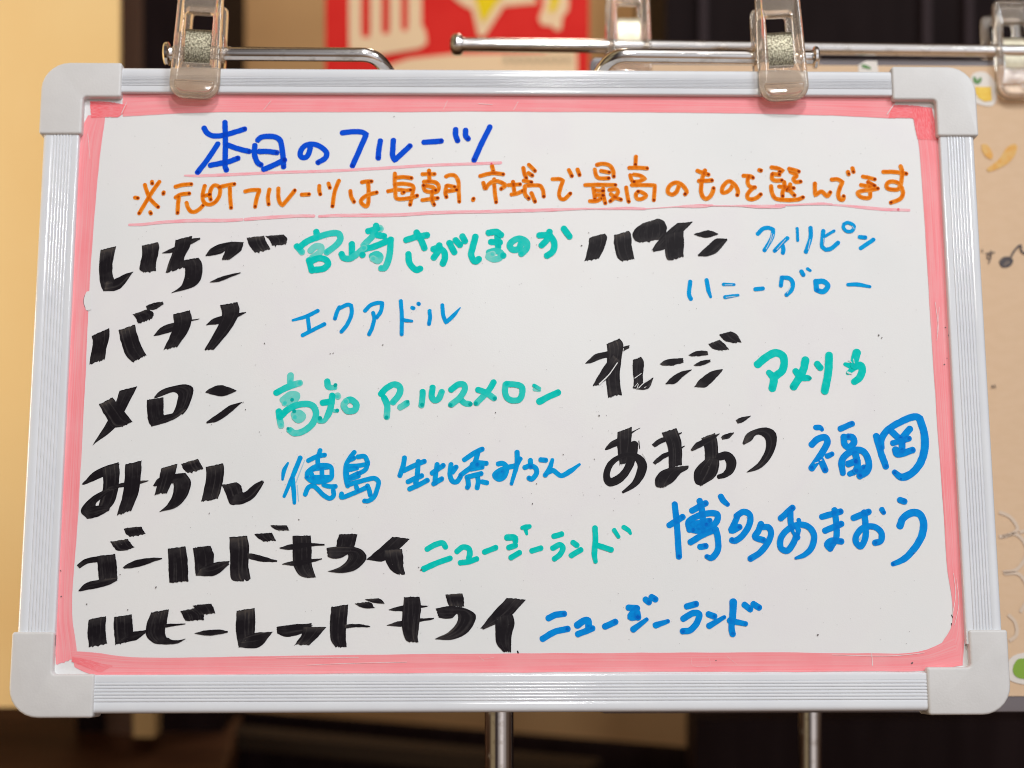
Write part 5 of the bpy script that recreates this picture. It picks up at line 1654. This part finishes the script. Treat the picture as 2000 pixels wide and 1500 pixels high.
for px, py, r in ((517, 671, 2.4), (475, 786, 2), (480, 800, 2), (507, 844, 2), (510, 850, 1.6), (305, 1147, 3), (250, 1191, 3), (235, 1122, 1.6), (645, 691, 2), (651, 690, 2), (748, 674, 2.4), (770, 45 + 183, 2),
                  (409, 1003, 2), (1048, 945, 2), (1040, 984, 2.2), (1100, 888, 2), (1136, 480, 3), (1150, 455, 2), (1170, 812, 3), (1161, 897, 2), (1716, 655, 3), (1722, 660, 2), (1846, 640, 2.5), (1781, 1295, 3), (1597, 1240, 3),
                  (1398, 1290, 2.2), (823, 1113, 3), (818, 1108, 2), (1852, 655, 2), (1849, 700, 2), (1844, 712, 2.5), (170, 660 + 520, 2.6), (120, 1165, 2.4), (119, 1115, 2), (584, 1015, 2.4), (1785, 1080, 1.6), (968, 806, 2.6)):
    q = on_board(px, py, ZS)
    speck(q.x, q.y, r * 0.00011, rs.uniform(1, 2.2), rs.uniform(0, 3))
for _ in range(900):
    q = on_board(rs.uniform(190, 1800), rs.uniform(235, 1265), ZS)
    speck(q.x, q.y, 10 ** rs.uniform(-4.5, -3.95), rs.uniform(1, 2.6), rs.uniform(0, 3.1))
tag(mesh('speckling', V, F, wb_, M['speck']), kind='stuff')

# ------------------------------------------------------------------ clips
def ring_loft(outer, hole, sections):
    """a plate with a window: sections list (where, inset, z); where 'o' measures in from the outer outline, 'h' out from the hole"""
    n = len(outer)
    V, F = [], []
    for wh, d, z in sections:
        Q = inset(outer, d) if wh == 'o' else inset(hole, -d)
        V += [(x, y, z) for x, y in Q]
    m = len(sections)
    for j in range(m):
        k = (j + 1) % m
        for i in range(n):
            q = (i + 1) % n
            F.append((j * n + i, j * n + q, k * n + q, k * n + i))
    return V, F


def ray_outline(P, ctr, n):
    """the outline resampled at n equal steps in a stretched angle round ctr"""
    out = []
    for k in range(n):
        t = 2 * math.pi * k / n
        d = Vector((math.cos(t) * 0.62, math.sin(t)))
        best = None
        for i in range(len(P)):
            a, b = Vector(P[i]) - ctr, Vector(P[(i + 1) % len(P)]) - ctr
            e = b - a
            den = d.x * e.y - d.y * e.x
            if abs(den) < 1e-12:
                continue
            s = (a.x * e.y - a.y * e.x) / den
            u = (a.x * d.y - a.y * d.x) / den
            if s > 0 and -1e-6 <= u <= 1 + 1e-6 and (best is None or s < best):
                best = s
        out.append(tuple(ctr + d * best))
    return out


def letters(glyphs, x, y, h, z, mat, parent):
    """raised lettering from thin bars; each glyph a list of polylines in a unit cell"""
    parts = []
    for g in glyphs:
        for line in g:
            p = [Vector((x + a * h * .62, y + b * h, z)) for a, b in line]
            for s, e in zip(p, p[1:]):
                parts.append(tube([s, e], 0.00013, 6))
        x += h * (0.85 if g else 0.5)
    v, f = merge(*parts)
    return mesh('lettering', v, f, parent, mat, True)


G_P = [[(0, 0), (0, 1), (.7, 1), (.8, .78), (.7, .52), (0, .5)]]
G_A = [[(0, 0), (.42, 1), (.85, 0)], [(.18, .38), (.68, .38)]]
G_T = [[(0, 1), (.85, 1)], [(.42, 1), (.42, 0)]]
G_DOT = [[(.1, 0), (.12, .1)]]


def make_clip():
    r = empty('display_clip')
    W0, H0 = 0.0120, 0.0410
    out = round_poly([(-W0 - .0002, -0.0148), (W0 + .0002, -0.0148), (W0 - .0012, H0), (-W0 + .0012, H0)], [0.0074, 0.0074, 0.003, 0.003], 10)
    hol = round_poly([(-0.0064, 0.0030), (0.0064, 0.0030), (0.0066, 0.0285), (-0.0066, 0.0285)], [0.0005, 0.0005, 0.0016, 0.0016], 5)
    ctr = Vector((0, 0.0155))
    N = 120
    o_, h_ = ray_outline(out, ctr, N), ray_outline(hol, ctr, N)
    sec = [('o', 0.0006, 0.0008), ('o', 0.0, 0.0016), ('o', 0.0, 0.0036), ('o', 0.0004, 0.0046), ('o', 0.0012, 0.0051), ('o', 0.0024, 0.0050), ('o', 0.0032, 0.0042),
           ('h', 0.0012, 0.0040), ('h', 0.0004, 0.0039), ('h', 0.0, 0.0034), ('h', 0.0, 0.0009), ('h', 0.0008, 0.0008)]
    v, f = ring_loft(o_, h_, sec)
    fj = mesh('front_jaw', v, f, r, M['plastic'], True)
    # gripping lip: a thick rounded foot below the window
    lip = round_poly([(-0.0098, -0.0136), (0.0098, -0.0136), (0.0096, -0.0062), (-0.0096, -0.0062)], [0.0056, 0.0056, 0.001, 0.001], 8)
    v, f = slab(lip, 0.0042, 0.0056, 0.0012, 4)
    mesh('grip', v, f, fj, M['plastic'], True)
    letters([G_P, G_A, G_T, G_DOT, G_P], -0.0040, -0.0006, 0.0021, 0.0043, M['plastic'], fj)
    back = round_poly([(-W0, -0.0120), (W0, -0.0120), (W0 - .0012, H0), (-W0 + .0012, H0)], [0.004, 0.004, 0.003, 0.003], 7)
    hb = round_poly([(-0.0064, 0.0030), (0.0064, 0.0030), (0.0066, 0.0365), (-0.0066, 0.0365)], [0.0005, 0.0005, 0.0016, 0.0016], 5)
    hb = ray_outline(hb, ctr, N)
    sec = [('o', 0.0008, -0.0190), ('o', 0.0, -0.0182), ('o', 0.0, -0.0166), ('o', 0.0008, -0.0158), ('h', 0.0008, -0.0158), ('h', 0.0, -0.0166), ('h', 0.0, -0.0190)]
    v, f = ring_loft(ray_outline(back, ctr, N), hb, sec)
    mesh('back_jaw', v, f, r, M['plastic'], True)
    for s in (-1, 1):
        ear = round_poly([(-0.0145, 0.009), (-0.0010, 0.009), (-0.0010, 0.0205), (-0.0145, 0.0205)], [0.004, 0.001, 0.001, 0.005], 6)
        v, f = slab(ear, 0, 0.0014, 0.0004, 2)
        v = [(s * 0.0112 + (c - 0.0007), b, a) for a, b, c in v]
        mesh('hinge', v, f, r, M['plastic'], True)
    # bowed spring seen through the window
    V, F = [], []
    prof = [(0.0216, -0.0020), (0.0215, -0.0004), (0.0206, 0.0009), (0.0190, 0.0016), (0.0160, 0.0022), (0.012, 0.0023), (0.008, 0.0019), (0.0056, 0.0011), (0.0050, 0.0016), (0.0036, 0.0011), (0.0034, -0.002)]
    for y, z in prof:
        V += [(-0.0062, y, z), (0.0060, y, z)]
    th = [(a, b - 0.00035, c - 0.0004) for a, b, c in V]
    k = len(V)
    V += th
    for i in range(len(prof) - 1):
        F.append((2 * i, 2 * i + 1, 2 * i + 3, 2 * i + 2))
        F.append((k + 2 * i, k + 2 * i + 2, k + 2 * i + 3, k + 2 * i + 1))
        F.append((2 * i, 2 * i + 2, k + 2 * i + 2, k + 2 * i))
        F.append((2 * i + 1, k + 2 * i + 1, k + 2 * i + 3, 2 * i + 3))
    mesh('spring', V, F, r, M['spring'], True)
    return r


def copy_tree(o, parent=None):
    c = o.copy()
    COL.objects.link(c)
    if parent:
        c.parent = parent
    for ch in [q for q in COL.objects if q.parent == o]:
        copy_tree(ch, c)
    return c


clip = make_clip()
GR = 'clear plastic display clips'


def place(o, px, py, z, lean=0.0, roll=0.0, swing=0.0):
    q = on_board(px, py, z)
    o.matrix_world = BOARD @ Matrix.Translation((q.x, q.y, z)) @ Matrix.Rotation(roll, 4, 'Z') @ Matrix.Rotation(swing, 4, 'Y') @ Matrix.Rotation(lean, 4, 'X')


place(clip, 384, 139, 0.0006, 0.0, math.radians(-2.2), math.radians(3))
tag(clip, 'clear plastic clip with a tarnished spring gripping the top left of the whiteboard', 'clip', GR)
c2 = copy_tree(clip)
place(c2, 1527, 144, 0.0006, 0.0, math.radians(2.2), math.radians(-3))
tag(c2, 'clear plastic clip with a speckled gold spring gripping the top right of the whiteboard', 'clip', GR)
c3 = copy_tree(clip)
place(c3, 1229, 108, KZ + 0.0016, 0.0, 0, 0)
tag(c3, 'blurred clip with a pale spring on the far crossbar right of the red poster', 'clip', GR)
c4 = copy_tree(clip)
place(c4, 1984, 147, KZ + 0.0016, 0.0, math.radians(1), 0)
tag(c4, 'blurred clip cut by the right picture edge above the lemon sticker', 'clip', GR)
for c in (c3, c4):
    for ch in COL.objects:
        if ch.parent == c and ch.name.startswith('spring'):
            ch.data = ch.data.copy()
            ch.data.materials.clear()
            ch.data.materials.append(M['brass'])
